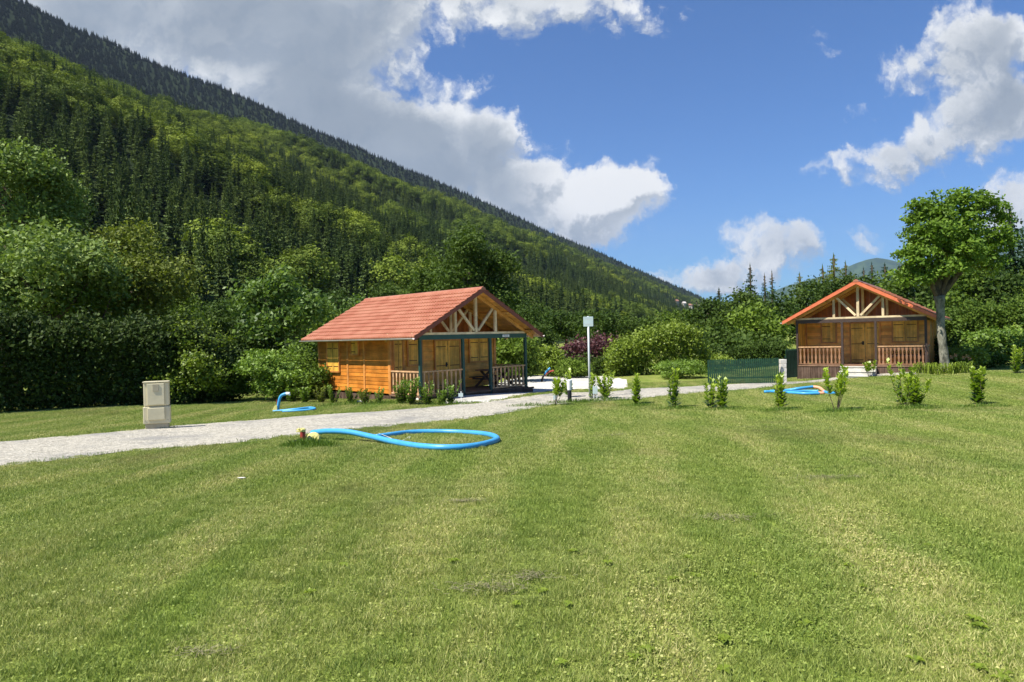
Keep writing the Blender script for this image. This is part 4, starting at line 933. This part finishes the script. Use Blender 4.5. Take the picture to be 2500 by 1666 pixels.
# left border trees
broad(10, 350, 300, 34, 'pale', 'tall pale leaved broadleaf tree cut by the left edge of the photo', .2, 620, 1.0, .5)
conifer(130, 395, 190, 37, 'dark drooping conifer between the pale leaved trees on the left', 'dark', 0, 30, 12, .2, name='conifer_tree')
broad(105, 535, 330, 29, 'pale', 'pale silvery maple rising above the long dark hedge', .2, 790, 1.0, .5)
broad(300, 548, 300, 34, 'olive', 'wide olive green tree right of the silvery maple', .19, 830, 1.0, .5)
broad(215, 640, 300, 31, 'mid', 'dense mid green tree low behind the long hedge', .19, 850, .9, .5)
broad(-40, 560, 300, 30, 'mid', 'deep green tree at the left edge behind the hedge, below the tallest crown', .19, 850, .9, .5)
broad(400, 690, 170, 40, 'mid', 'small mid green tree behind the hedge, just right of the olive tree', .2, 860, .9, .5)
broad(560, 765, 120, 38, 'dark', 'low dark bush tree between the hedge end and the round walnut tree', .18, 900, .9, .4)
broad(615, 800, 130, 35, 'dark', 'loose dark green bush at the foot of the round walnut tree', .17, 940, .9, .4, name='leafy_bush', cat='bush', trunk=False)
broad(683, 655, 215, 36, 'walnut', 'round crowned blue green walnut tree left of the red roof', .24, 860, 1.1, .5)
broad(745, 812, 110, 34, 'mid', 'green bush filling the gap behind the left corner of the orange wall', .17, 940, .9, .4, name='leafy_bush', cat='bush', trunk=False)
broad(868, 718, 110, 41, 'walnut', 'small light green tree top just behind the long red roof', .22, 850, .8, .45)
broad(800, 742, 90, 43, 'mid', 'little green tree behind the left end of the red roof', .2, 850, .8, .45)
broad(1142, 528, 235, 47, 'dark', 'tall dark broadleaf tree behind the ridge of the green posted cabin', .24, 850, 1.1, .55)
broad(1060, 600, 130, 50, 'dark', 'lower dark shoulder tree left of the tall dark broadleaf tree', .24, 850, .9, .55)
# hedges
def hedge(name, tops, base, Y0, Y1, depth, lm, label, leaf, n, per, clr, cat='hedge', top_lm=None):
    rng = np.random.default_rng(int(tops[0][0]) + 999); X0, X1 = tops[0][0], tops[-1][0]; Q = []; T = []; px = rng.uniform(X0, X1, n); tp = np.interp(px, [a for a, _ in tops], [b_ for _, b_ in tops])
    cs = []; 
    for i in range(n):
        f = (px[i] - X0) / (X1 - X0); Y = Y0 + (Y1 - Y0) * f; t = P(px[i], tp[i], Y); zb = gz(t.x, Y); H = t.z - zb; sidef = rng.random(); ed = min(1, min(f, 1 - f) * 12) ** .5
        H += .38 * mnoise.noise(Vector((t.x * .8, 0, 5))) + .2 * mnoise.noise(Vector((t.x * 3.1, 0, 9))) + (.55 * rng.random() if rng.random() < .12 else 0)
        if sidef < .55: z = H * rng.uniform(.02, .92); dy = rng.uniform(-.06, .15) + (.46 if name == 'tall_hedge' else .30) * (1 - z / H) ** .8 + .12 * mnoise.noise(Vector((t.x * .9, z * 1.3, 2)))
        elif sidef < .85: dy = rng.uniform(0, 1); z = H * (rng.uniform(.84, 1.02) - .5 * (dy - .5) ** 2)
        else: dy = rng.uniform(.2, 1); z = H * rng.uniform(0, .8)
        bulge = .35 * sin(f * 31 + z * 1.1) * .5
        cs.append((t.x, Y + (dy + bulge * (dy < .3) * -.35) * depth * (1 if z < H * .7 else .9) + (.25 * (z / H) ** 3 if dy < .3 else 0), zb + z * (.6 + .4 * ed) if z > H * .5 else zb + z, 1.0 if z > H * .78 else 0.0))
    cs = np.array(cs); k = np.repeat(np.arange(n), per); off = rng.normal(size=(len(k), 3)) * clr * .6; C = cs[k, :3] + off; N = rng.normal(size=(len(k), 3)) * .7 + np.array([.25, -.45, .35]); q = leaves(rng, C, N, leaf, .6)
    q[:, :, 2] = np.maximum(q[:, :, 2], gz(0, 30) - .25)
    ct = np.clip(rng.normal(.45, .2, n), 0, 1); t = np.clip(ct[k] + rng.normal(0, .15, len(k)), 0, 1); x0 = cs[:, 0].mean(); y0 = cs[:, 1].mean(); z0 = gz(x0, y0); q -= np.array([x0, y0, z0])
    r = empty(name, (x0, y0, z0)); tag(r, label, cat); quads_obj('foliage', q, t, L[lm], r)
    mb = MB(); rr = random.Random(3)
    for i in range(14):
        f = (i + .5) / 14; Y = Y0 + (Y1 - Y0) * f; t_ = P(X0 + (X1 - X0) * f, 900, Y); mb.tube([(t_.x - x0, Y + depth * .5 - y0, -.2), (t_.x - x0 + rr.uniform(-.2, .2), Y + depth * .5 - y0, 1.0)], [.05, .03], 6)
    mb.build('stem', M['bark'], r); return r
hedge('tall_hedge', [(-160, 790), (0, 772), (60, 790), (140, 778), (220, 800), (300, 792), (380, 800), (450, 806), (540, 830)], 0, 23.2, 26.9, 2.2, 'hedge', 'long tall dark green hedge along the left lawn', .15, 2300, 22, .27)
broad(478, 782, 235, 27.6, 'yellow', 'yellow green topped shrub at the right end of the long dark hedge', .13, 985, 1.3, .32, name='large_shrub', cat='shrub', trunk=True)
broad(565, 870, 120, 28.5, 'mid', 'green shrub where the long dark hedge tapers to the lawn', .13, 980, 1.2, .3, name='large_shrub', cat='shrub')
broad(690, 838, 200, 27.9, 'bright', 'spreading bright green shrub against the left end of the orange wall', .13, 978, 1.2, .3, name='large_shrub', cat='shrub', flat=.4)
broad(740, 880, 120, 28.3, 'mid', 'deeper green shrub tucked beside the left corner of the orange wall', .13, 980, 1.2, .3, name='large_shrub', cat='shrub')
hedge('purple_hedge', [(1352, 868), (1390, 842), (1440, 836), (1500, 834), (1545, 850)], 0, 41, 41, 2, 'purple', 'purple leaved hedge behind the white gravel yard', .15, 420, 24, .3)
hedge('garden_hedge', [(1340, 890), (1400, 880), (1450, 885), (1500, 880)], 0, 39.2, 39.4, 1.0, 'dark', 'dark green low hedge in front of the purple leaved one', .13, 260, 24, .26)
hedge('garden_hedge', [(1490, 862), (1530, 832), (1570, 822), (1620, 800), (1670, 795), (1710, 812), (1745, 880)], 0, 38, 38.5, 2.4, 'yellow', 'tall bushy hedge with sunlit yellow green top left of the green gate', .15, 900, 24, .3)
broad(1663, 880, 130, 35.5, 'bright', 'clipped dome shaped shrub at the left end of the long green gate', .09, 936, 1.6, .2, name='clipped_shrub', cat='shrub', trunk=False)
hedge('garden_hedge', [(1690, 870), (1740, 850), (1800, 858), (1860, 846), (1935, 850)], 0, 42, 42, 2.0, 'dark', 'dark shrub belt showing above the long green gate', .16, 420, 24, .32)
broad(1755, 866, 66, 41, 'yellow', 'small yellow green bush showing over the left half of the green gate', .13, 930, 1.2, .3, name='small_bush', cat='bush', trunk=False)
broad(1345, 846, 80, 40, 'yellow', 'yellow green bush at the back of the gravel yard, left of the purple hedge', .15, 925, 1.2, .3, name='small_bush', cat='bush', trunk=False)
broad(1395, 878, 90, 38.4, 'mid', 'mid green bush directly behind the lamp bollard across the yard', .14, 925, 1.2, .3, name='small_bush', cat='bush', trunk=False)
broad(1262, 800, 130, 35.5, 'mid', 'leafy bush seen through the right side of the green posted porch', .2, 925, 1.2, .35, name='leafy_bush', cat='bush', trunk=False)
broad(1300, 770, 110, 44, 'dark', 'dark tree just right of the green posted cabin roof tip', .2, 930, 1.1, .45)
broad(1215, 780, 110, 40, 'dark', 'dark tree filling the gap behind the green posted porch', .2, 930, 1.1, .45)
# right hedges and shrubs
hedge('garden_hedge', [(2265, 800), (2300, 770), (2350, 760), (2420, 752), (2500, 742), (2600, 740)], 0, 37.5, 36, 2.6, 'mid', 'tall leafy green hedge right of the round headed tree', .17, 900, 24, .32)
broad(2440, 790, 170, 33.5, 'bright', 'bright green arching shrub in front of the right hand hedge', .2, 905, 1.1, .35, name='large_shrub', cat='shrub', trunk=True, flat=.5)
broad(2500, 800, 110, 34, 'yellow', 'yellow green shrub cut by the right edge of the photo', .2, 895, 1.1, .35, name='large_shrub', cat='shrub')
broad(2290, 820, 70, 34, 'dark', 'dark shrub behind the trunk of the round headed tree', .16, 905, 1.2, .3, name='large_shrub', cat='shrub')
broad(2362, 842, 90, 30.6, 'yellow', 'low shrub with orange lily flowers right of the pale trunk', .13, 905, 1.3, .24, name='flowering_shrub', cat='shrub', trunk=False)
broad(2416, 862, 80, 31.5, 'mid', 'low dark green shrub right of the orange lilies', .13, 908, 1.3, .24, name='small_bush', cat='bush', trunk=False)
fl = MB(); rr = random.Random(5)
for (px, py) in ((2322, 872), (2332, 868), (2352, 874), (2360, 870), (2366, 876)):
    p = P(px, py, 30.0)
    for i in range(6):
        a = i * pi / 3; fl.add([p, p + Vector((cos(a) * .06 - .02, -.02, sin(a) * .06)), p + Vector((cos(a) * .12, -.03, sin(a) * .10)), p + Vector((cos(a) * .06 + .02, -.02, sin(a) * .06 + .02))], [(0, 1, 2, 3)])
o = fl.build('lily_flowers', M['orange']); tag(o, 'cluster of orange lily flowers beside the pale trunk', 'flowers')
# background trees (60 - 110 m)
G1 = 'trees standing behind the gardens'
def btree(px, top, w, Y, lm, label, leaf=.34):
    lm = {'mid': 'dark', 'olive': 'mid'}.get(lm, lm)
    return broad(px, top, w, Y, lm, label, leaf, None, 1.0, .8, group=G1)
for a in [(430, 745, 120, 75, 'dark', 'dark background tree above the yellow green shrub'), (520, 735, 110, 80, 'mid', 'background tree half way between olive tree and walnut tree'), (590, 720, 110, 85, 'dark', 'dark background tree left of the walnut crown'), (770, 735, 120, 85, 'dark', 'dark background tree right of the walnut crown'),
          (830, 700, 100, 95, 'dark', 'background tree over the left end of the red ridge'), (950, 690, 120, 95, 'dark', 'background tree over the middle of the red ridge'),
          (1225, 690, 110, 90, 'dark', 'dark background tree right of the tall dark broadleaf tree'), (1300, 715, 120, 85, 'dark', 'dark background tree above the porch roof tip'), (1380, 745, 120, 80, 'mid', 'background tree left of the sign plate'), (1455, 755, 120, 75, 'dark', 'background tree behind the sign plate'),
          (1530, 770, 110, 80, 'mid', 'background tree right of the sign plate'), (1600, 765, 110, 85, 'dark', 'dark background tree behind the yellow topped hedge'), (1665, 752, 100, 80, 'olive', 'olive background tree behind the right end of the yellow topped hedge'),
          (1725, 720, 90, 72, 'dark', 'dark narrow background tree left of the light green one'), (1790, 704, 130, 68, 'dark', 'dark background tree below the two lone spruces'), (1850, 742, 130, 58, 'olive', 'light olive green background tree behind the green gate'),
          (1905, 712, 120, 62, 'mid', 'mid green background tree left of the brown posted cabin roof'), (1950, 690, 100, 70, 'dark', 'dark background tree over the left roof slope of the brown posted cabin'), (2005, 675, 110, 74, 'mid', 'background tree right behind the left roof slope of the brown posted cabin'),
          (2085, 662, 120, 72, 'mid', 'green background tree above the gable peak of the brown posted cabin'), (2160, 665, 110, 66, 'olive', 'olive background tree over the right roof slope of the brown posted cabin'), (2230, 655, 110, 60, 'mid', 'green background tree beneath the left side of the round crown'),
          (2290, 650, 120, 62, 'dark', 'dark background tree behind the pale trunk'), (2370, 640, 120, 52, 'olive', 'olive background tree under the right side of the round crown'), (2450, 660, 120, 50, 'mid', 'green background tree below the tall right hand spruce'), (2520, 650, 110, 52, 'olive', 'olive background tree at the right edge'), (1700, 800, 90, 60, 'mid', 'low background tree left of the green gate'), (1780, 800, 100, 52, 'mid', 'low background tree over the middle of the green gate'), (1870, 820, 110, 46, 'mid', 'low leafy background tree over the right end of the green gate'), (1640, 800, 90, 62, 'dark', 'low dark background tree behind the top of the garden hedge')]:
    btree(*a)
for a in [(1755, 705, 60, 75, 'short dense spruce left of the two lone spruces'), (1831, 646, 46, 95, 'tallest lone spruce on the skyline left of the brown posted cabin', 'spruce', .12), (1866, 668, 26, 97, 'thin spruce in the middle of the skyline trio', 'spruce', .15), (1884, 662, 34, 96, 'sparse spruce on the right of the skyline trio', 'spruce', .3),
          (2035, 622, 84, 85, 'tall sparse pine left of the gable peak', 'olive', .2), (2008, 648, 70, 86, 'shorter sparse pine beside the tall sparse one', 'olive', .35), (2064, 640, 66, 84, 'thin grey pine just right of the tall sparse pine', 'olive', .2), (1952, 668, 70, 90, 'sparse light pine left of the tall sparse pine', 'olive', .35),
          (2108, 655, 40, 92, 'left of two dark spruces right of the gable peak'), (2128, 642, 42, 94, 'right of two dark spruces right of the gable peak'), (2160, 645, 80, 88, 'dark spruce at the left edge of the round crown'), (2195, 650, 90, 84, 'dark spruce half hidden by the left of the round crown'),
          (2466, 508, 150, 60, 'tall dark spruce rising right of the round crown'), (2520, 530, 150, 62, 'dark spruce cut by the right edge of the photo'), (2412, 560, 150, 63, 'dark spruce hidden behind the right side of the round crown'), (2372, 610, 140, 66, 'lower dark spruce under the round crown'), (2320, 628, 130, 68, 'dark spruce behind the fork of the pale trunk'), (1700, 735, 46, 90, 'small dark spruce at the valley gap')]:
    conifer(a[0], a[1], a[2] * 2.1, a[3], a[4], lmk=a[5] if len(a) > 5 else 'spruce', thin=a[6] if len(a) > 6 else 0, group=G1, name='pine_tree' if 'pine' in a[4] else 'spruce_tree', levels=30 if len(a) <= 5 else 24)

# laurels and small plants
def laurel(base, H, seed, stems=3, spread=.16, lm='laurel', leafs=46, size=.18, name='laurel_plant', label='', cat='plant', group=None, bare=.18):
    rng = np.random.default_rng(seed); r = empty(name, base); tag(r, label, cat, group); Q = []; T = []; mb = MB()
    for s in range(stems):
        a = rng.uniform(0, 2 * pi); d = spread * H * rng.uniform(.3, 1.2); h = H * rng.uniform(.7, 1.0) if s else H; p0 = Vector((cos(a) * .03, sin(a) * .03, -.03)); p1 = Vector((cos(a) * d, sin(a) * d, h))
        mid = p0.lerp(p1, .5) + Vector((cos(a), sin(a), 0)) * .03; path = smooth_path([p0, mid, p1], 5); mb.tube(path, [.011 * (1 - .6 * i / 10) for i in range(11)], 5)
        for i in range(leafs):
            f = bare + (1 - bare) * (i + .5) / leafs; b = p0.lerp(p1, f) + Vector((cos(a), sin(a), 0)) * .06 * f * (1 - f); an = i * 2.4 + s; an += rng.uniform(-.7, .7); out = Vector((cos(an), sin(an), rng.uniform(.3, 1.1) + 1.0 * f ** 2)).normalized(); sz = size * rng.uniform(.45, 1.25) * (1.1 - .35 * f)
            sd_ = out.cross(Vector((0, 0, 1))).normalized() * sz * .30; b2 = b + out * sz * .2; dr = Vector((0, 0, -sz * .12))
            Q.append([b2, b2 + out * sz * .5 + sd_, b2 + out * sz + dr, b2 + out * sz * .5 - sd_]); T.append(min(1, max(0, f * .75 + rng.uniform(-.15, .25))))
    quads_obj('foliage', np.array([[list(v) for v in q] for q in Q]), np.array(T), L[lm], r); mb.build('stem', M['bark'], r); return r
LG = 'young laurels planted in a row'
for i, (px, py, top, st, sp, lab) in enumerate([(1446, 972, 916, 2, .12, 'young laurel touching the right side of the sign pole'), (1479, 974, 911, 5, .25, 'bushy young laurel second from the sign pole'), (1552, 987, 916, 4, .16, 'compact young laurel third from the sign pole'), (1646, 995, 902, 3, .14, 'tall thin young laurel fourth from the sign pole'),
        (1736, 998, 932, 2, .2, 'left stem of the forked laurel in front of the green gate'), (1762, 998, 922, 3, .12, 'right stem of the forked laurel in front of the green gate'), (1905, 1000, 914, 4, .12, 'narrow dense laurel in front of the right hand blue conduit'), (2042, 1002, 898, 4, .34, 'sparse open laurel with bare stems before the concrete steps'),
        (2205, 990, 886, 3, .3, 'left leaning tall laurel in the right half of the row'), (2235, 994, 912, 6, .3, 'broad low laurel beside the leaning one'), (2388, 988, 898, 6, .14, 'plump bright laurel, last of the row before the right edge'), (1353, 990, 930, 3, .3, 'small dark laurel left of the lamp bollard behind the grey stake'), (2480, 912, 845, 4, .25, 'young laurel further back near the right edge'), (2125, 921, 884, 3, .3, 'slender laurel standing before the concrete steps'), (1390, 970, 908, 2, .2, 'little laurel peeking out above the white lamp head')]):
    b = G(px, py); H = (P(px, top, b.y).z - b.z); laurel(b, H, 40 + i, st + 1, sp * 1.25, leafs=int(34 + 20 * H), label=lab, group=LG, bare=.05 if i not in (7, 11, 13) else .4)
# border plants before the first cabin
BG = 'border plants along the cabin'
for i, (px, py, top, sz, lm, lab, st) in enumerate([(712, 982, 945, .13, 'mid', 'low leafy plant at the left end of the cabin border', 7), (745, 983, 948, .13, 'mid', 'low leafy plant second from the left of the cabin border', 7), (785, 984, 940, .10, 'olive', 'grey green bushy plant under the left wall corner', 8), (815, 985, 942, .10, 'bright', 'bright small plant below the double shutters', 8), (858, 986, 948, .10, 'walnut', 'grey green plant below the small shutter', 8), (890, 987, 952, .10, 'olive', 'straggly plant under the middle of the orange wall', 7), (925, 985, 948, .09, 'mid', 'small climbing plant near the right end of the orange wall', 6),
        (980, 986, 930, .12, 'bright', 'large bright bush in front of the left porch railing', 12), (1003, 988, 924, .12, 'bright', 'tallest bright bush against the first green post', 12), (1044, 988, 932, .11, 'bright', 'bright bush just right of the first green post', 9), (1100, 986, 930, .11, 'bright', 'slim bright bush before the second green post', 6), (1078, 988, 955, .11, 'mid', 'low green plant between the two porch bushes', 7)]):
    b = G(px, py); H = (P(px, top, b.y).z - b.z); laurel(b, H, 140 + i, st, .42, {'mid': 'bright', 'walnut': 'mid'}.get(lm, lm), 40, sz * 1.15, 'border_plant', lab, 'plant', BG, .05)
# iris like strap leaves round the pale trunk
def iris(px, py, seed, lab):
    rng = random.Random(seed); b = G(px, py); r = empty('iris_clump', b); tag(r, lab, 'plant', 'strap leaved clumps round the pale trunk'); Q = []; T = []
    for i in range(60):
        a = rng.uniform(0, 6.28); h = rng.uniform(.25, .5); l = rng.uniform(.08, .32); x0 = rng.uniform(-.25, .25); y0 = rng.uniform(-.15, .15); w = .014; s = Vector((-sin(a), cos(a), 0)) * w; p0 = Vector((x0, y0, 0)); p1 = p0 + Vector((cos(a) * l * .5, sin(a) * l * .5, h)); p2 = p0 + Vector((cos(a) * l * 1.5, sin(a) * l * 1.5, h * .75)); t = rng.random()
        Q.append([p0 - s, p0 + s, p1 + s, p1 - s]); Q.append([p1 - s, p1 + s, p2 + s * .2, p2 - s * .2]); T += [t, t]
    quads_obj('foliage', np.array([[list(v) for v in q] for q in Q]), np.array(T), L['yellow'], r)
for i, (px, py, lab) in enumerate([(2248, 912, 'strap leaved clump nearest the cabin corner'), (2275, 914, 'strap leaved clump just left of the pale trunk'), (2300, 915, 'strap leaved clump directly in front of the pale trunk'), (2330, 914, 'strap leaved clump just right of the pale trunk'), (2358, 912, 'strap leaved clump below the orange lilies')]): iris(px, py, i, lab)
# stones of the border
for i, (px, py, w, m_, lab) in enumerate([(878, 984, .24, 'stone', 'pale flat stone in the border below the orange wall'), (983, 975, .2, 'orange', 'pinkish stone by the left porch bush'), (1020, 978, .2, 'orange', 'pinkish stone at the foot of the first green post')]):
    mb = MB(); rr = random.Random(i); mb.lathe((0, 0, 0), [(w * .5, -.03), (w * .55, .02), (w * .45, .07), (w * .2, .09)], 9); o = mb.build('stone', M['stone'], smooth=True, bevel=0); o.location = G(px, py); o.scale = (1, .6, 1); o.rotation_euler = (0, 0, i); tag(o, lab, 'stone')
# tuft of long grass round the standpipe, and dry cuttings on the lawn
def tuft(cx, cy, n, rx, ry, h, seed):
    rng = random.Random(seed); Q = []; T = []
    for i in range(n):
        a = rng.uniform(0, 6.28); q = sqrt(rng.random()); x = cx + cos(a) * q * rx; y = cy + sin(a) * q * ry; b = rng.uniform(0, 6.28); hh = 1.3 * h * rng.uniform(.4, 1.2) * (1.1 - q * .6); w = Vector((cos(b), sin(b), 0)) * .004; p0 = Vector((x, y, gz(x, y))); d = Vector((cos(b + 1.5), sin(b + 1.5), 0)) * hh * rng.uniform(.1, .7)
        Q.append([p0 - w, p0 + w, p0 + d * .5 + Vector((0, 0, hh * .7)) + w * .7, p0 + d + Vector((0, 0, hh))]); T.append(rng.uniform(0, .5))
    return Q, T
Q = []; T = []
for (px, py, n, rx, ry, h) in ((745, 1090, 900, .42, .28, .13), (790, 1092, 500, .4, .2, .09), (1300, 992, 500, .8, .3, .10), (1400, 984, 700, .9, .3, .12), (1480, 980, 700, .9, .3, .13), (1560, 992, 500, .7, .25, .10), (1650, 1000, 500, .7, .25, .10), (1760, 1002, 500, .7, .25, .1), (1905, 1004, 500, .6, .25, .1), (2050, 1006, 600, .7, .25, .1), (2230, 1000, 700, .8, .25, .12), (2400, 995, 600, .7, .25, .1), (2120, 1003, 300, .5, .2, .08), (1000, 985, 700, 1.6, .35, .12), (880, 988, 800, 1.8, .35, .14), (1110, 988, 500, .9, .3, .12), (395, 1046, 260, .5, .2, .08)):
    b = G(px, py); q, t = tuft(b.x, b.y, n, rx, ry, h, int(px)); Q += q; T += t
for pl_ in (PR[:220], PR[220:]):
    for i in range(len(pl_)):
        x, y = pl_[i]
        if y < 5 or abs(x / y) > .85: continue
        j = 1 if pl_ is not PR else 0
        q, t = tuft(x + R.uniform(-.12, .12), y + R.uniform(-.12, .12), R.randrange(8, 34), .22, .14, .065, i + int(y)); Q += q; T += t
o = quads_obj('long_grass', np.array([[list(v) for v in q] for q in Q]), np.array(T), L['bright']); tag(o, kind='stuff')
def cuttings():
    rng = random.Random(9); Q = []; T = []
    for (px, py, n, w) in ((1135, 1228, 150, .10), (1200, 1440, 130, .14), (1290, 1415, 110, .12), (1780, 1268, 150, .16), (2030, 1170, 260, .2), (1500, 1065, 120, .2), (1840, 1045, 120, .25), (500, 1600, 60, .1)):
        b = G(px, py)
        for i in range(n):
            x = b.x + rng.gauss(0, w); y = b.y + rng.gauss(0, w * .35); a = rng.uniform(0, 6.28); l = rng.uniform(.012, .035); z = gz(x, y) + .022 + rng.uniform(0, .014); d = Vector((cos(a) * l, sin(a) * l, rng.uniform(-.2, .2) * l)); s = Vector((-sin(a), cos(a), 0)) * .002; p = Vector((x, y, z)); Q.append([p - d - s, p - d + s, p + d + s, p + d - s]); T.append(rng.random())
    m, t, b = mat('dried cuttings', .9, .1); at = t.nodes.new('ShaderNodeAttribute'); at.attribute_name = 'tint'; lk(t, mixc(t, at.outputs['Fac'], (.05, .05, .02), (.30, .27, .16)), b.inputs['Base Color'])
    tag(quads_obj('dried_grass', np.array([[list(v) for v in q] for q in Q]), np.array(T), m), kind='stuff')
cuttings()
def weeds():
    rng = random.Random(12); Q = []; T = []
    for i in range(34):
        px = rng.triangular(300, 2700, 2200); py = rng.uniform(1330, 1700); b = G(px, py); n = rng.randint(5, 9); a0 = rng.uniform(0, 6)
        for k in range(n):
            a = a0 + 6.28 * k / n + rng.uniform(-.3, .3); l = rng.uniform(.025, .055); d = Vector((cos(a), sin(a), 0)); sd_ = Vector((-sin(a), cos(a), 0)) * l * .3; z = Vector((0, 0, .018)); p = Vector((b.x, b.y, b.z)) + z
            Q.append([p, p + d * l * .55 + sd_ + Vector((0, 0, .014)), p + d * l + Vector((0, 0, .004)), p + d * l * .55 - sd_ + Vector((0, 0, .014))]); T.append(rng.uniform(.3, 1))
    tag(quads_obj('lawn_weeds', np.array([[list(v) for v in q] for q in Q]), np.array(T), L['yellow']), kind='stuff')
    b = G(590, 1171); mb = MB(); mb.lathe((0, 0, 0), [(.05, 0), (.055, .012), (.035, .024)], 9); o = mb.build('stone', M['stone'], smooth=True); o.location = b + Vector((0, 0, .018)); o.scale = (1.0, .35, .4); tag(o, 'small flat white stone lying in the open lawn on the left', 'stone')
weeds()
# ---------------------------------------------------------------- haze
HAZE = True
if HAZE:
    mb = MB(); mb.box(-7000, -600, -8, 9500, 12500, 1800); hm = bpy.data.materials.new('valley haze'); hm.use_nodes = True; t = hm.node_tree; t.nodes.clear(); pv = t.nodes.new('ShaderNodeVolumePrincipled'); pv.inputs['Color'].default_value = (.62, .78, 1, 1); pv.inputs['Density'].default_value = 3.4e-5; pv.inputs['Anisotropy'].default_value = .2
    ou = t.nodes.new('ShaderNodeOutputMaterial'); lk(t, pv.outputs[0], ou.inputs['Volume']); o = mb.build('haze', hm); tag(o, kind='stuff')
